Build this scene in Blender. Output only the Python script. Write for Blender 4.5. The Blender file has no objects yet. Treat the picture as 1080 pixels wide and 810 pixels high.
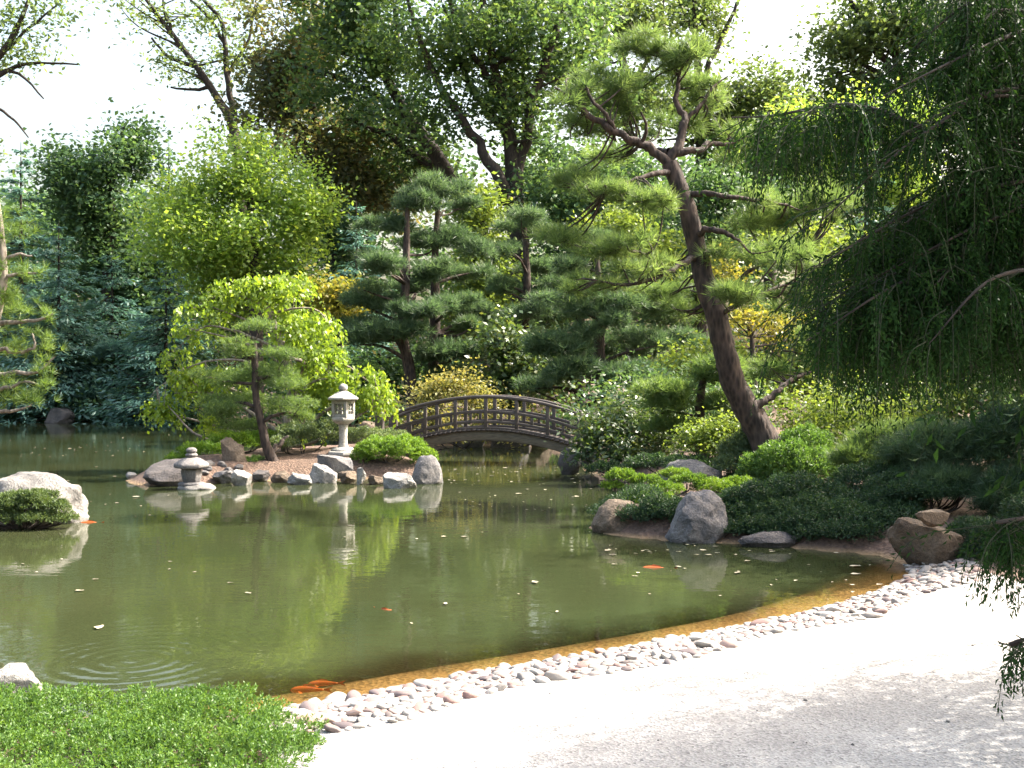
import bpy, bmesh, math, random
import numpy as np
from mathutils import Vector, noise as mnoise

# ------------------------------------------------------------------ camera, sky, sun, exposure
sc = bpy.context.scene
COL = sc.collection
F = 1107.0                      # focal length in photo pixels (1080 wide)
EYE = 2.0                       # eye height above the water
cam_d = bpy.data.cameras.new("camera")
cam = bpy.data.objects.new("camera", cam_d)
COL.objects.link(cam)
cam.location = (0, 0, EYE)
cam.rotation_euler = (math.radians(90), 0, 0)
cam_d.sensor_width = 36.0
cam_d.lens = 36.0 * F / 1080.0
cam_d.clip_start = 0.1
cam_d.clip_end = 3000
sc.camera = cam

SUN_EL, SUN_AZ = math.radians(45), math.radians(72)     # azimuth from +Y towards +X
world = bpy.data.worlds.new("World")
sc.world = world
world.use_nodes = True
wn = world.node_tree.nodes
wl = world.node_tree.links
bg = wn.get("Background") or wn.new("ShaderNodeBackground")
sky = wn.new("ShaderNodeTexSky")
sky.sky_type = 'NISHITA'
sky.sun_disc = False
sky.sun_elevation = SUN_EL
sky.sun_rotation = SUN_AZ
sky.air_density = 1.6
sky.dust_density = 9.0
sky.ozone_density = 1.0
wl.new(sky.outputs[0], bg.inputs[0])
bg.inputs[1].default_value = 0.15

sun_d = bpy.data.lights.new("sun", 'SUN')
sun_d.energy = 4.2
sun_d.angle = math.radians(0.5)
sun_d.color = (1.0, 0.94, 0.84)
sun = bpy.data.objects.new("sun", sun_d)
COL.objects.link(sun)
SDIR = Vector((math.sin(SUN_AZ) * math.cos(SUN_EL), math.cos(SUN_AZ) * math.cos(SUN_EL), math.sin(SUN_EL)))
sun.rotation_euler = SDIR.to_track_quat('Z', 'Y').to_euler()
sun.location = (20, 20, 40)

sc.view_settings.view_transform = 'Standard'
sc.view_settings.look = 'None'
sc.view_settings.gamma = 1.0
sc.view_settings.use_curve_mapping = False
sc.view_settings.exposure = 1.95
sc.render.engine = 'CYCLES'
cy = sc.cycles
cy.max_bounces = 6
cy.diffuse_bounces = 3
cy.glossy_bounces = 3
cy.transmission_bounces = 4
cy.transparent_max_bounces = 8
cy.use_denoising = True
cy.caustics_reflective = False
cy.caustics_refractive = False

# ------------------------------------------------------------------ helpers: points, meshes, objects
R = np.random.default_rng(7)
random.seed(7)


def P(px, py, Y):
    """World point seen at photo pixel (px, py) at distance Y."""
    return np.array([(px - 540.0) / F * Y, Y, EYE - (py - 405.0) / F * Y])


def wY(py, z=0.0):
    """Distance of a point of height z seen at photo row py."""
    return F * (EYE - z) / (py - 405.0)


class MB:
    """Collects vertices and faces and links them as one mesh object."""

    def __init__(self):
        self.v, self.f, self.n = [], [], 0

    def add(self, V, Fc):
        V = np.asarray(V, dtype=np.float64).reshape(-1, 3)
        Fc = np.asarray(Fc, dtype=np.int64)
        if len(V) == 0 or len(Fc) == 0:
            return self
        self.v.append(V)
        self.f.append(Fc + self.n)
        self.n += len(V)
        return self

    def mesh(self, name, smooth=False, origin=(0, 0, 0)):
        V = np.concatenate(self.v) - np.asarray(origin, dtype=np.float64)
        tot = np.concatenate([np.full(len(a), a.shape[1]) for a in self.f])
        loops = np.concatenate([a.ravel() for a in self.f])
        start = np.concatenate([[0], np.cumsum(tot)[:-1]])
        me = bpy.data.meshes.new(name)
        me.vertices.add(len(V))
        me.vertices.foreach_set("co", V.astype(np.float32).ravel())
        me.loops.add(len(loops))
        me.loops.foreach_set("vertex_index", loops.astype(np.int32))
        me.polygons.add(len(tot))
        me.polygons.foreach_set("loop_start", start.astype(np.int32))
        me.polygons.foreach_set("loop_total", tot.astype(np.int32))
        if smooth:
            me.polygons.foreach_set("use_smooth", np.ones(len(tot), dtype=bool))
        me.update(calc_edges=True)
        me.validate()
        return me

    def build(self, name, mat, parent=None, smooth=False, origin=None):
        o0 = parent_origin(parent) if origin is None else origin
        me = self.mesh(name, smooth, o0)
        me.materials.append(mat)
        o = bpy.data.objects.new(name, me)
        COL.objects.link(o)
        if parent is not None:
            o.parent = parent
        else:
            o.location = o0
        return o


def parent_origin(p):
    t = np.zeros(3)
    while p is not None:
        t = t + np.array(p.location)
        p = p.parent
    return t


def tag(o, label=None, cat=None, group=None, kind=None):
    if label:
        o["label"] = label
    if cat:
        o["category"] = cat
    if group:
        o["group"] = group
    if kind:
        o["kind"] = kind
    return o


def thing(name, loc, label, cat, group=None):
    o = bpy.data.objects.new(name, None)
    o.empty_display_size = 0.2
    COL.objects.link(o)
    o.location = loc
    return tag(o, label, cat, group)


def unit(v):
    return v / np.maximum(np.linalg.norm(v, axis=-1, keepdims=True), 1e-9)


def rnd_unit(n):
    return unit(R.normal(size=(n, 3)))


def box(mb, c, s, rz=0.0, top=1.0, M=None):
    """Box centred at c with size s; its top face scaled by top."""
    x, y, z = s[0] / 2, s[1] / 2, s[2] / 2
    V = np.array([[-x, -y, -z], [x, -y, -z], [x, y, -z], [-x, y, -z],
                  [-x * top, -y * top, z], [x * top, -y * top, z], [x * top, y * top, z], [-x * top, y * top, z]])
    ca, sa = math.cos(rz), math.sin(rz)
    V = np.stack([V[:, 0] * ca - V[:, 1] * sa, V[:, 0] * sa + V[:, 1] * ca, V[:, 2]], 1) + np.asarray(c)
    mb.add(V, [[0, 3, 2, 1], [4, 5, 6, 7], [0, 1, 5, 4], [1, 2, 6, 5], [2, 3, 7, 6], [3, 0, 4, 7]])


def lathe(mb, c, prof, n, rot=0.0, caps=True):
    """Rings (radius, z) of n corners."""
    a = rot + np.arange(n) * 2 * math.pi / n
    V = np.concatenate([np.stack([r * np.cos(a), r * np.sin(a), np.full(n, z)], 1) for r, z in prof]) + np.asarray(c)
    k = len(prof)
    q = []
    for i in range(k - 1):
        for j in range(n):
            j2 = (j + 1) % n
            q.append([i * n + j, i * n + j2, (i + 1) * n + j2, (i + 1) * n + j])
    mb.add(V, q)
    if caps:
        m0 = mb.n - len(V)
        mb.f.append(np.array([list(range(m0 + n - 1, m0 - 1, -1))]))
        mb.f.append(np.array([list(range(m0 + (k - 1) * n, m0 + k * n))]))


def bevel(o, w=0.01, seg=2):
    m = o.modifiers.new("bevel", 'BEVEL')
    m.width = w
    m.segments = seg
    m.limit_method = 'ANGLE'
    return o


def smooth_path(pts, per=5):
    """Catmull-Rom through rows of pts (any number of columns)."""
    p = np.asarray(pts, dtype=float)
    if len(p) < 3:
        t = np.linspace(0, 1, per + 1)[:, None]
        return p[0] * (1 - t) + p[-1] * t
    q = np.vstack([2 * p[0] - p[1], p, 2 * p[-1] - p[-2]])
    out = []
    for i in range(1, len(q) - 2):
        for k in range(per):
            t = k / per
            a, b, c, d = q[i - 1], q[i], q[i + 1], q[i + 2]
            out.append(0.5 * (2 * b + (c - a) * t + (2 * a - 5 * b + 4 * c - d) * t * t + (3 * b - a - 3 * c + d) * t ** 3))
    out.append(p[-1])
    return np.array(out)


def tube(mb, pts, rad, sides=7, rough=0.0):
    p = np.asarray(pts, dtype=float)
    r = np.asarray(rad, dtype=float)
    d = np.gradient(p, axis=0)
    d = unit(d)
    up = np.array([0.0, 0.0, 1.0])
    if abs(d[:, 2]).mean() > 0.75:
        up = np.array([1.0, 0.0, 0.0])
    a = unit(np.cross(d, up))
    b = np.cross(d, a)
    th = np.arange(sides) * 2 * math.pi / sides
    rr = r[:, None] * (1 + rough * R.normal(size=(len(p), sides)))
    V = p[:, None, :] + rr[..., None] * (np.cos(th)[None, :, None] * a[:, None, :] + np.sin(th)[None, :, None] * b[:, None, :])
    k = len(p)
    i, j = np.meshgrid(np.arange(k - 1), np.arange(sides), indexing='ij')
    j2 = (j + 1) % sides
    Fq = np.stack([i * sides + j, i * sides + j2, (i + 1) * sides + j2, (i + 1) * sides + j], -1).reshape(-1, 4)
    mb.add(V.reshape(-1, 3), Fq)


def diamonds(mb, base, direc, normal, L, W, fold=0.15):
    """Leaf quads from base along direc."""
    n = len(base)
    d = unit(direc)
    s = unit(np.cross(d, normal))
    nn = np.cross(s, d)
    L = np.broadcast_to(L, (n,))[:, None]
    W = np.broadcast_to(W, (n,))[:, None]
    mid = base + d * L * 0.45 + nn * L * fold * 0.3
    V = np.stack([base, mid + s * W * 0.5, base + d * L - nn * L * fold * 0.3, mid - s * W * 0.5], 1).reshape(-1, 3)
    mb.add(V, np.arange(n * 4).reshape(n, 4))


def needles(mb, base, direc, L, W):
    """Thin needle triangles."""
    n = len(base)
    d = unit(direc)
    s = unit(np.cross(d, rnd_unit(n)))
    L = np.broadcast_to(L, (n,))[:, None]
    W = np.broadcast_to(W, (n,))[:, None]
    V = np.stack([base - s * W * 0.5, base + s * W * 0.5, base + d * L], 1).reshape(-1, 3)
    mb.add(V, np.arange(n * 3).reshape(n, 3))


# ------------------------------------------------------------------ materials
def new_mat(name):
    m = bpy.data.materials.new(name)
    m.use_nodes = True
    nt = m.node_tree
    for n in list(nt.nodes):
        nt.nodes.remove(n)
    out = nt.nodes.new("ShaderNodeOutputMaterial")
    return m, nt, out


def nd(nt, t, **kw):
    n = nt.nodes.new(t)
    for k, v in kw.items():
        if k in n.inputs:
            n.inputs[k].default_value = v
        else:
            setattr(n, k, v)
    return n


def ramp(nt, stops):
    r = nt.nodes.new("ShaderNodeValToRGB")
    e = r.color_ramp.elements
    while len(e) < len(stops):
        e.new(0.5)
    for el, (p, c) in zip(e, stops):
        el.position = p
        el.color = (c[0], c[1], c[2], 1)
    return r


def leaf_mat(name, cols, trans=0.4, tint=(1.25, 1.15, 0.55), scale=0.8, gloss=0.35):
    """cols: three base colours (dark, mid, light) picked leaf by leaf and patch by patch."""
    m, nt, out = new_mat(name)
    lk = nt.links.new
    geo = nd(nt, "ShaderNodeNewGeometry")
    no = nd(nt, "ShaderNodeTexNoise", Scale=scale, Detail=2.0)
    tc = nd(nt, "ShaderNodeTexCoord")
    lk(tc.outputs["Object"], no.inputs["Vector"])
    mx = nd(nt, "ShaderNodeMath", operation='MULTIPLY_ADD')
    lk(geo.outputs["Random Per Island"], mx.inputs[0])
    mx.inputs[1].default_value = 0.55
    sub = nd(nt, "ShaderNodeMath", operation='SUBTRACT')
    lk(no.outputs["Fac"], sub.inputs[0])
    sub.inputs[1].default_value = 0.28
    lk(sub.outputs[0], mx.inputs[2])
    rp = ramp(nt, [(0.0, cols[0]), (0.5, cols[1]), (1.0, cols[2])])
    lk(mx.outputs[0], rp.inputs[0])
    pb = nd(nt, "ShaderNodeBsdfPrincipled")
    pb.inputs["Roughness"].default_value = 0.45
    pb.inputs["Specular IOR Level"].default_value = gloss
    lk(rp.outputs[0], pb.inputs["Base Color"])
    tm = nd(nt, "ShaderNodeMix", data_type='RGBA', blend_type='MULTIPLY')
    tm.inputs[0].default_value = 1.0
    lk(rp.outputs[0], tm.inputs[6])
    tm.inputs[7].default_value = (tint[0] * 1.5, tint[1] * 1.5, tint[2] * 1.5, 1)
    tr = nd(nt, "ShaderNodeBsdfTranslucent")
    lk(tm.outputs[2], tr.inputs["Color"])
    mix = nd(nt, "ShaderNodeMixShader")
    mix.inputs[0].default_value = trans
    lk(pb.outputs[0], mix.inputs[1])
    lk(tr.outputs[0], mix.inputs[2])
    lk(mix.outputs[0], out.inputs[0])
    return m


def bark_mat(name, c0, c1, scale=6.0, bump=0.6):
    m, nt, out = new_mat(name)
    lk = nt.links.new
    tc = nd(nt, "ShaderNodeTexCoord")
    mp = nd(nt, "ShaderNodeMapping")
    mp.inputs["Scale"].default_value = (1, 1, 0.35)
    lk(tc.outputs["Object"], mp.inputs[0])
    vo = nd(nt, "ShaderNodeTexVoronoi", Scale=scale * 2.2)
    no = nd(nt, "ShaderNodeTexNoise", Scale=scale, Detail=6.0)
    lk(mp.outputs[0], vo.inputs["Vector"])
    lk(mp.outputs[0], no.inputs["Vector"])
    ad = nd(nt, "ShaderNodeMath", operation='MULTIPLY')
    lk(vo.outputs["Distance"], ad.inputs[0])
    lk(no.outputs["Fac"], ad.inputs[1])
    rp = ramp(nt, [(0.1, c1), (0.45, c0)])
    lk(ad.outputs[0], rp.inputs[0])
    pb = nd(nt, "ShaderNodeBsdfPrincipled")
    pb.inputs["Roughness"].default_value = 0.9
    lk(rp.outputs[0], pb.inputs["Base Color"])
    bp = nd(nt, "ShaderNodeBump", Strength=bump, Distance=0.03)
    bp.invert = True
    lk(ad.outputs[0], bp.inputs["Height"])
    lk(bp.outputs[0], pb.inputs["Normal"])
    lk(pb.outputs[0], out.inputs[0])
    return m


def stone_mat(name, c0, c1, c2, scale=2.6, bump=0.9, rough=0.85, speck=True):
    m, nt, out = new_mat(name)
    lk = nt.links.new
    tc = nd(nt, "ShaderNodeTexCoord")
    n1 = nd(nt, "ShaderNodeTexNoise", Scale=scale, Detail=8.0, Roughness=0.65)
    n2 = nd(nt, "ShaderNodeTexNoise", Scale=scale * 12, Detail=4.0, Roughness=0.7)
    oi = nd(nt, "ShaderNodeObjectInfo")
    off = nd(nt, "ShaderNodeVectorMath", operation='ADD')
    lk(tc.outputs["Object"], off.inputs[0])
    lk(oi.outputs["Location"], off.inputs[1])
    lk(off.outputs[0], n1.inputs["Vector"])
    lk(off.outputs[0], n2.inputs["Vector"])
    rp = ramp(nt, [(0.32, c0), (0.5, c1), (0.68, c2)])
    lk(n1.outputs["Fac"], rp.inputs[0])
    r2 = ramp(nt, [(0.3, (0.45, 0.45, 0.45)), (0.62, (1.2, 1.2, 1.2))])
    lk(n2.outputs["Fac"], r2.inputs[0])
    mm = nd(nt, "ShaderNodeMix", data_type='RGBA', blend_type='MULTIPLY')
    mm.inputs[0].default_value = 0.8 if speck else 0.2
    lk(rp.outputs[0], mm.inputs[6])
    lk(r2.outputs[0], mm.inputs[7])
    pb = nd(nt, "ShaderNodeBsdfPrincipled")
    pb.inputs["Roughness"].default_value = rough
    lk(mm.outputs[2], pb.inputs["Base Color"])
    ad = nd(nt, "ShaderNodeMath", operation='ADD')
    lk(n1.outputs["Fac"], ad.inputs[0])
    lk(n2.outputs["Fac"], ad.inputs[1])
    bp = nd(nt, "ShaderNodeBump", Strength=bump, Distance=0.04)
    lk(ad.outputs[0], bp.inputs["Height"])
    lk(bp.outputs[0], pb.inputs["Normal"])
    lk(pb.outputs[0], out.inputs[0])
    return m


def plain_mat(name, c, rough=0.6, var=0.25, island=True):
    m, nt, out = new_mat(name)
    lk = nt.links.new
    src = nd(nt, "ShaderNodeObjectInfo").outputs["Random"] if not island else nd(nt, "ShaderNodeNewGeometry").outputs["Random Per Island"]
    rp = ramp(nt, [(0, tuple(x * (1 - var) for x in c)), (1, tuple(min(1, x * (1 + var)) for x in c))])
    lk(src, rp.inputs[0])
    pb = nd(nt, "ShaderNodeBsdfPrincipled")
    pb.inputs["Roughness"].default_value = rough
    lk(rp.outputs[0], pb.inputs["Base Color"])
    lk(pb.outputs[0], out.inputs[0])
    return m


def cobble_mat(name, cols, island=False):
    m, nt, out = new_mat(name)
    lk = nt.links.new
    src = nd(nt, "ShaderNodeNewGeometry").outputs["Random Per Island"] if island else nd(nt, "ShaderNodeObjectInfo").outputs["Random"]
    rp = ramp(nt, [(i / (len(cols) - 1), c) for i, c in enumerate(cols)])
    lk(src, rp.inputs[0])
    tc = nd(nt, "ShaderNodeTexCoord")
    n2 = nd(nt, "ShaderNodeTexNoise", Scale=22.0, Detail=5.0)
    lk(tc.outputs["Object"], n2.inputs["Vector"])
    r2 = ramp(nt, [(0.3, (0.75, 0.75, 0.75)), (0.7, (1.1, 1.1, 1.1))])
    lk(n2.outputs["Fac"], r2.inputs[0])
    mm = nd(nt, "ShaderNodeMix", data_type='RGBA', blend_type='MULTIPLY')
    mm.inputs[0].default_value = 1.0
    lk(rp.outputs[0], mm.inputs[6])
    lk(r2.outputs[0], mm.inputs[7])
    pb = nd(nt, "ShaderNodeBsdfPrincipled")
    pb.inputs["Roughness"].default_value = 0.7
    lk(mm.outputs[2], pb.inputs["Base Color"])
    bp = nd(nt, "ShaderNodeBump", Strength=0.25, Distance=0.01)
    lk(n2.outputs["Fac"], bp.inputs["Height"])
    lk(bp.outputs[0], pb.inputs["Normal"])
    lk(pb.outputs[0], out.inputs[0])
    return m


M = {}
M['oak_leaf'] = leaf_mat("oak_leaf", [(0.032, 0.067, 0.044), (0.067, 0.127, 0.060), (0.166, 0.240, 0.074)], 0.5, scale=0.35)
M['oak_leaf_rust'] = leaf_mat("oak_leaf_rust", [(0.045, 0.067, 0.045), (0.090, 0.113, 0.060), (0.194, 0.149, 0.075)], 0.5, scale=0.5)
M['pale_leaf'] = leaf_mat("pale_leaf", [(0.050, 0.090, 0.050), (0.090, 0.140, 0.060), (0.150, 0.200, 0.080)], 0.5, scale=0.4)
M['birch_leaf'] = leaf_mat("birch_leaf", [(0.089, 0.178, 0.045), (0.178, 0.285, 0.062), (0.338, 0.429, 0.107)], 0.5, scale=0.6, gloss=0.6)
M['dark_leaf'] = leaf_mat("dark_leaf", [(0.031, 0.074, 0.043), (0.064, 0.126, 0.064), (0.126, 0.211, 0.085)], 0.4, scale=0.5)
M['lime_leaf'] = leaf_mat("lime_leaf", [(0.09, 0.16, 0.022), (0.15, 0.235, 0.03), (0.23, 0.31, 0.055)], 0.5, scale=1.5, gloss=0.5)
M['sunny_leaf'] = leaf_mat("sunny_leaf", [(0.07, 0.12, 0.03), (0.12, 0.18, 0.045), (0.2, 0.25, 0.06)], 0.45, scale=0.6)
M['yellow_leaf'] = leaf_mat("yellow_leaf", [(0.10, 0.14, 0.03), (0.19, 0.20, 0.035), (0.30, 0.25, 0.05)], 0.45, tint=(1.1, 1.0, 0.6), scale=1.2)
M['straw_leaf'] = leaf_mat("straw_leaf", [(0.12, 0.15, 0.04), (0.22, 0.22, 0.07), (0.32, 0.28, 0.10)], 0.4, tint=(1.1, 1.0, 0.6), scale=1.5)
M['rhodo_leaf'] = leaf_mat("rhodo_leaf", [(0.030, 0.065, 0.025), (0.060, 0.110, 0.035), (0.140, 0.160, 0.050)], 0.35, scale=1.5, gloss=0.9)
M['blue_pine'] = leaf_mat("blue_pine", [(0.04, 0.075, 0.045), (0.075, 0.125, 0.065), (0.14, 0.20, 0.10)], 0.4, tint=(1.05, 1.1, 0.7), scale=0.6)
M['green_pine'] = leaf_mat("green_pine", [(0.055, 0.105, 0.044), (0.099, 0.165, 0.061), (0.165, 0.242, 0.088)], 0.45, scale=0.7)
M['red_pine'] = leaf_mat("red_pine", [(0.035, 0.07, 0.028), (0.11, 0.17, 0.06), (0.23, 0.30, 0.12)], 0.55, tint=(1.1, 1.1, 0.65), scale=0.8)
M['left_pine'] = leaf_mat("left_pine", [(0.06, 0.115, 0.03), (0.10, 0.17, 0.045), (0.16, 0.23, 0.07)], 0.4, scale=1.0)
M['spruce'] = leaf_mat("spruce", [(0.051, 0.113, 0.095), (0.101, 0.201, 0.169), (0.201, 0.314, 0.247)], 0.3, tint=(1, 1.1, 0.8), scale=0.7)
M['juniper'] = leaf_mat("juniper", [(0.040, 0.092, 0.023), (0.086, 0.172, 0.040), (0.149, 0.253, 0.069)], 0.4, scale=2.0)
M['bright_juniper'] = leaf_mat("bright_juniper", [(0.07, 0.15, 0.02), (0.12, 0.22, 0.03), (0.19, 0.29, 0.05)], 0.4, scale=2.0)
M['yew'] = leaf_mat("yew", [(0.035, 0.085, 0.015), (0.095, 0.18, 0.025), (0.18, 0.27, 0.04)], 0.4, scale=2.5)
M['near_juniper'] = leaf_mat("near_juniper", [(0.046, 0.101, 0.022), (0.086, 0.172, 0.035), (0.151, 0.243, 0.061)], 0.35, scale=2.5)
M['rock_juniper'] = leaf_mat("rock_juniper", [(0.04, 0.065, 0.025), (0.075, 0.12, 0.04), (0.14, 0.19, 0.075)], 0.35, scale=3.0)
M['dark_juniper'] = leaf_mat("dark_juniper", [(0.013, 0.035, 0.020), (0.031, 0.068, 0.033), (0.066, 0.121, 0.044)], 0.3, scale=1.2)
M['grey_juniper'] = leaf_mat("grey_juniper", [(0.06, 0.10, 0.06), (0.11, 0.16, 0.08), (0.18, 0.24, 0.11)], 0.35, scale=2.0)
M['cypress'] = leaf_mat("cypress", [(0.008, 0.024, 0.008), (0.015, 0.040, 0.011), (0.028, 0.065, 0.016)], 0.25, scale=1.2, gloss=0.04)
M['bark'] = bark_mat("bark", (0.05, 0.038, 0.03), (0.018, 0.014, 0.013))
M['pine_bark'] = bark_mat("pine_bark", (0.078, 0.054, 0.044), (0.018, 0.013, 0.011), 7.0, 1.0)
M['pale_bark'] = bark_mat("pale_bark", (0.30, 0.26, 0.22), (0.12, 0.10, 0.085), 9.0, 0.4)
M['cypress_twig'] = bark_mat('cypress_twig', (0.03, 0.04, 0.015), (0.015, 0.022, 0.01))
M['rock_grey'] = stone_mat("rock_grey", (0.09, 0.09, 0.095), (0.17, 0.16, 0.16), (0.27, 0.25, 0.235))
M['rock_pale'] = stone_mat("rock_pale", (0.15, 0.145, 0.14), (0.26, 0.25, 0.235), (0.38, 0.36, 0.335))
M['rock_mid'] = stone_mat("rock_mid", (0.11, 0.105, 0.10), (0.20, 0.19, 0.18), (0.30, 0.285, 0.265))
M['rock_dark'] = stone_mat("rock_dark", (0.05, 0.048, 0.05), (0.095, 0.085, 0.085), (0.16, 0.14, 0.13))
M['rock_brown'] = stone_mat("rock_brown", (0.07, 0.05, 0.035), (0.13, 0.095, 0.065), (0.2, 0.155, 0.115))
M['granite'] = stone_mat("granite", (0.24, 0.23, 0.21), (0.36, 0.345, 0.32), (0.46, 0.44, 0.41), scale=4.0, bump=0.35)

# ------------------------------------------------------------------ ground, pond bed, water, path
pond_pts = [(-1.9, 6.35), (-1.18, 6.50), (-0.26, 7.14), (1.16, 8.05), (2.53, 9.04), (3.70, 10.2), (4.35, 11.2), (4.35, 12.2),
            (3.7, 12.7), (2.87, 13.2), (1.9, 13.55), (1.25, 14.2), (1.25, 15.2), (2.0, 17.5), (2.3, 20.0), (2.0, 23.0), (1.75, 24.6), (2.05, 26.6),
            (2.4, 29.5), (1.8, 33.0), (-0.5, 34.3), (-3.0, 34.5), (-6, 39), (-9, 47), (-13, 53), (-20, 55.5), (-30, 56),
            (-36, 52), (-33, 44), (-23, 36), (-14.5, 26), (-9.6, 18.5), (-8.4, 15), (-6.2, 10.3), (-4.4, 7.4), (-3.2, 6.4)]
isl_pts = [(-7.45, 21.0), (-6.6, 20.65), (-5.8, 21.3), (-4.8, 21.9), (-3.9, 22.1), (-2.9, 22.3), (-2.0, 22.2), (-1.65, 22.9), (-1.75, 24.2),
           (-2.3, 25.6), (-2.6, 27.2), (-3.6, 28.5), (-5.6, 28.3), (-6.8, 26.5), (-7.5, 24.2), (-8.0, 22.3)]


def closed(pts, per=6):
    p = np.asarray(pts, dtype=float)
    q = smooth_path(np.vstack([p[-1:], p, p[:2]]), per)
    return q[per:-per - 1]


POND, ISL = closed(pond_pts), closed(isl_pts)


def sdist(x, y, poly):
    """Signed distance to a closed polygon, positive inside."""
    x = np.asarray(x, dtype=float).ravel()
    y = np.asarray(y, dtype=float).ravel()
    best = np.full(x.shape, 1e9)
    ins = np.zeros(x.shape, dtype=bool)
    a = poly
    b = np.roll(poly, -1, axis=0)
    for (ax, ay), (bx, by) in zip(a, b):
        dx, dy = bx - ax, by - ay
        t = np.clip(((x - ax) * dx + (y - ay) * dy) / (dx * dx + dy * dy + 1e-12), 0, 1)
        best = np.minimum(best, (x - ax - t * dx) ** 2 + (y - ay - t * dy) ** 2)
        if ay != by:
            c = ((ay > y) != (by > y)) & (x < (bx - ax) * (y - ay) / (by - ay) + ax)
            ins ^= c
    return np.where(ins, 1, -1) * np.sqrt(best)


def land(x, y):
    return np.maximum(-sdist(x, y, POND), sdist(x, y, ISL))


def sstep(a, b, t):
    t = np.clip((t - a) / (b - a), 0, 1)
    return t * t * (3 - 2 * t)


def ground_h(x, y):
    x = np.asarray(x, dtype=float).ravel()
    y = np.asarray(y, dtype=float).ravel()
    d = land(x, y)
    beach = sstep(12.4, 11.2, y) * np.maximum(sstep(-3.2, -1.6, x), sstep(9.0, 7.6, y))
    wob = 0.05 * np.sin(x * 1.7 + 0.6 * y) * np.sin(y * 1.3 - 0.4 * x) + 0.03 * np.sin(x * 4.1) * np.cos(y * 3.7)
    hb = 0.17 * (1 - np.exp(-np.maximum(d, 0) / 0.5))
    hl = 0.42 * (1 - np.exp(-np.maximum(d, 0) / 0.45)) + 0.02 * np.clip(d, 0, 60) + wob * np.clip(d, 0, 1)
    up = beach * hb + (1 - beach) * hl
    dn = -(0.13 * sstep(0, .7, -d) + .9 * sstep(.7, 2.6, -d))
    return np.where(d > 0, up, dn)


def gh(x, y):
    return float(ground_h([x], [y])[0])


def axis(lo, hi, step, far_lo, far_hi):
    a = np.arange(lo, hi + 1e-6, step)
    g, s = [], step
    v = lo
    while v > far_lo:
        s *= 1.35
        v -= s
        g.append(v)
    h, s = [], step
    v = a[-1]
    while v < far_hi:
        s *= 1.35
        v += s
        h.append(v)
    return np.array(g[::-1] + list(a) + h)


def grid_mesh(xs, ys, keep=None):
    X, Yg = np.meshgrid(xs, ys, indexing='xy')
    nx, ny = len(xs), len(ys)
    i, j = np.meshgrid(np.arange(ny - 1), np.arange(nx - 1), indexing='ij')
    q = np.stack([i * nx + j, i * nx + j + 1, (i + 1) * nx + j + 1, (i + 1) * nx + j], -1).reshape(-1, 4)
    if keep is not None:
        k = keep(X.ravel(), Yg.ravel())
        q = q[k[q].any(axis=1)]
    used, inv = np.unique(q.ravel(), return_inverse=True)
    return X.ravel()[used], Yg.ravel()[used], inv.reshape(-1, 4)


def ground_material():
    m, nt, out = new_mat("soil")
    lk = nt.links.new
    tc = nd(nt, "ShaderNodeTexCoord")
    n1 = nd(nt, "ShaderNodeTexNoise", Scale=0.7, Detail=5.0)
    n2 = nd(nt, "ShaderNodeTexNoise", Scale=16.0, Detail=6.0, Roughness=0.7)
    vo = nd(nt, "ShaderNodeTexVoronoi", Scale=22.0)
    for n in (n1, n2, vo):
        lk(tc.outputs["Object"], n.inputs["Vector"])
    r1 = ramp(nt, [(0.35, (0.045, 0.03, 0.022)), (0.6, (0.10, 0.062, 0.045))])
    lk(n2.outputs["Fac"], r1.inputs[0])
    r2 = ramp(nt, [(0.0, (0.06, 0.042, 0.03)), (0.5, (0.12, 0.075, 0.055)), (1.0, (0.22, 0.15, 0.11))])
    lk(vo.outputs["Color"], r2.inputs[0])
    mx = nd(nt, "ShaderNodeMix", data_type='RGBA')
    lk(n2.outputs["Fac"], mx.inputs[0])
    lk(r1.outputs[0], mx.inputs[6])
    lk(r2.outputs[0], mx.inputs[7])
    # wet pond bed below the waterline: silt and sand
    sp = nd(nt, "ShaderNodeSeparateXYZ")
    lk(tc.outputs["Object"], sp.inputs[0])
    wet = nd(nt, "ShaderNodeMapRange")
    wet.inputs[1].default_value = 0.05
    wet.inputs[2].default_value = -0.02
    lk(sp.outputs[2], wet.inputs[0])
    bed = ramp(nt, [(0.3, (0.16, 0.105, 0.05)), (0.7, (0.33, 0.225, 0.12))])
    lk(n2.outputs["Fac"], bed.inputs[0])
    mw = nd(nt, "ShaderNodeMix", data_type='RGBA')
    lk(wet.outputs[0], mw.inputs[0])
    lk(mx.outputs[2], mw.inputs[6])
    lk(bed.outputs[0], mw.inputs[7])
    pb = nd(nt, "ShaderNodeBsdfPrincipled")
    pb.inputs["Roughness"].default_value = 0.95
    lk(mw.outputs[2], pb.inputs["Base Color"])
    bp = nd(nt, "ShaderNodeBump", Strength=0.7, Distance=0.03)
    lk(vo.outputs["Distance"], bp.inputs["Height"])
    lk(bp.outputs[0], pb.inputs["Normal"])
    lk(pb.outputs[0], out.inputs[0])
    return m


xs = axis(-12, 8, 0.22, -2500, 2500)
ys = axis(3, 30, 0.22, -400, 2600)
gx, gy, gq = grid_mesh(xs, ys)
mb = MB().add(np.stack([gx, gy, ground_h(gx, gy)], 1), gq)
o = mb.build("ground", ground_material(), None, True, (0, 0, 0))
tag(o, kind="structure")


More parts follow.
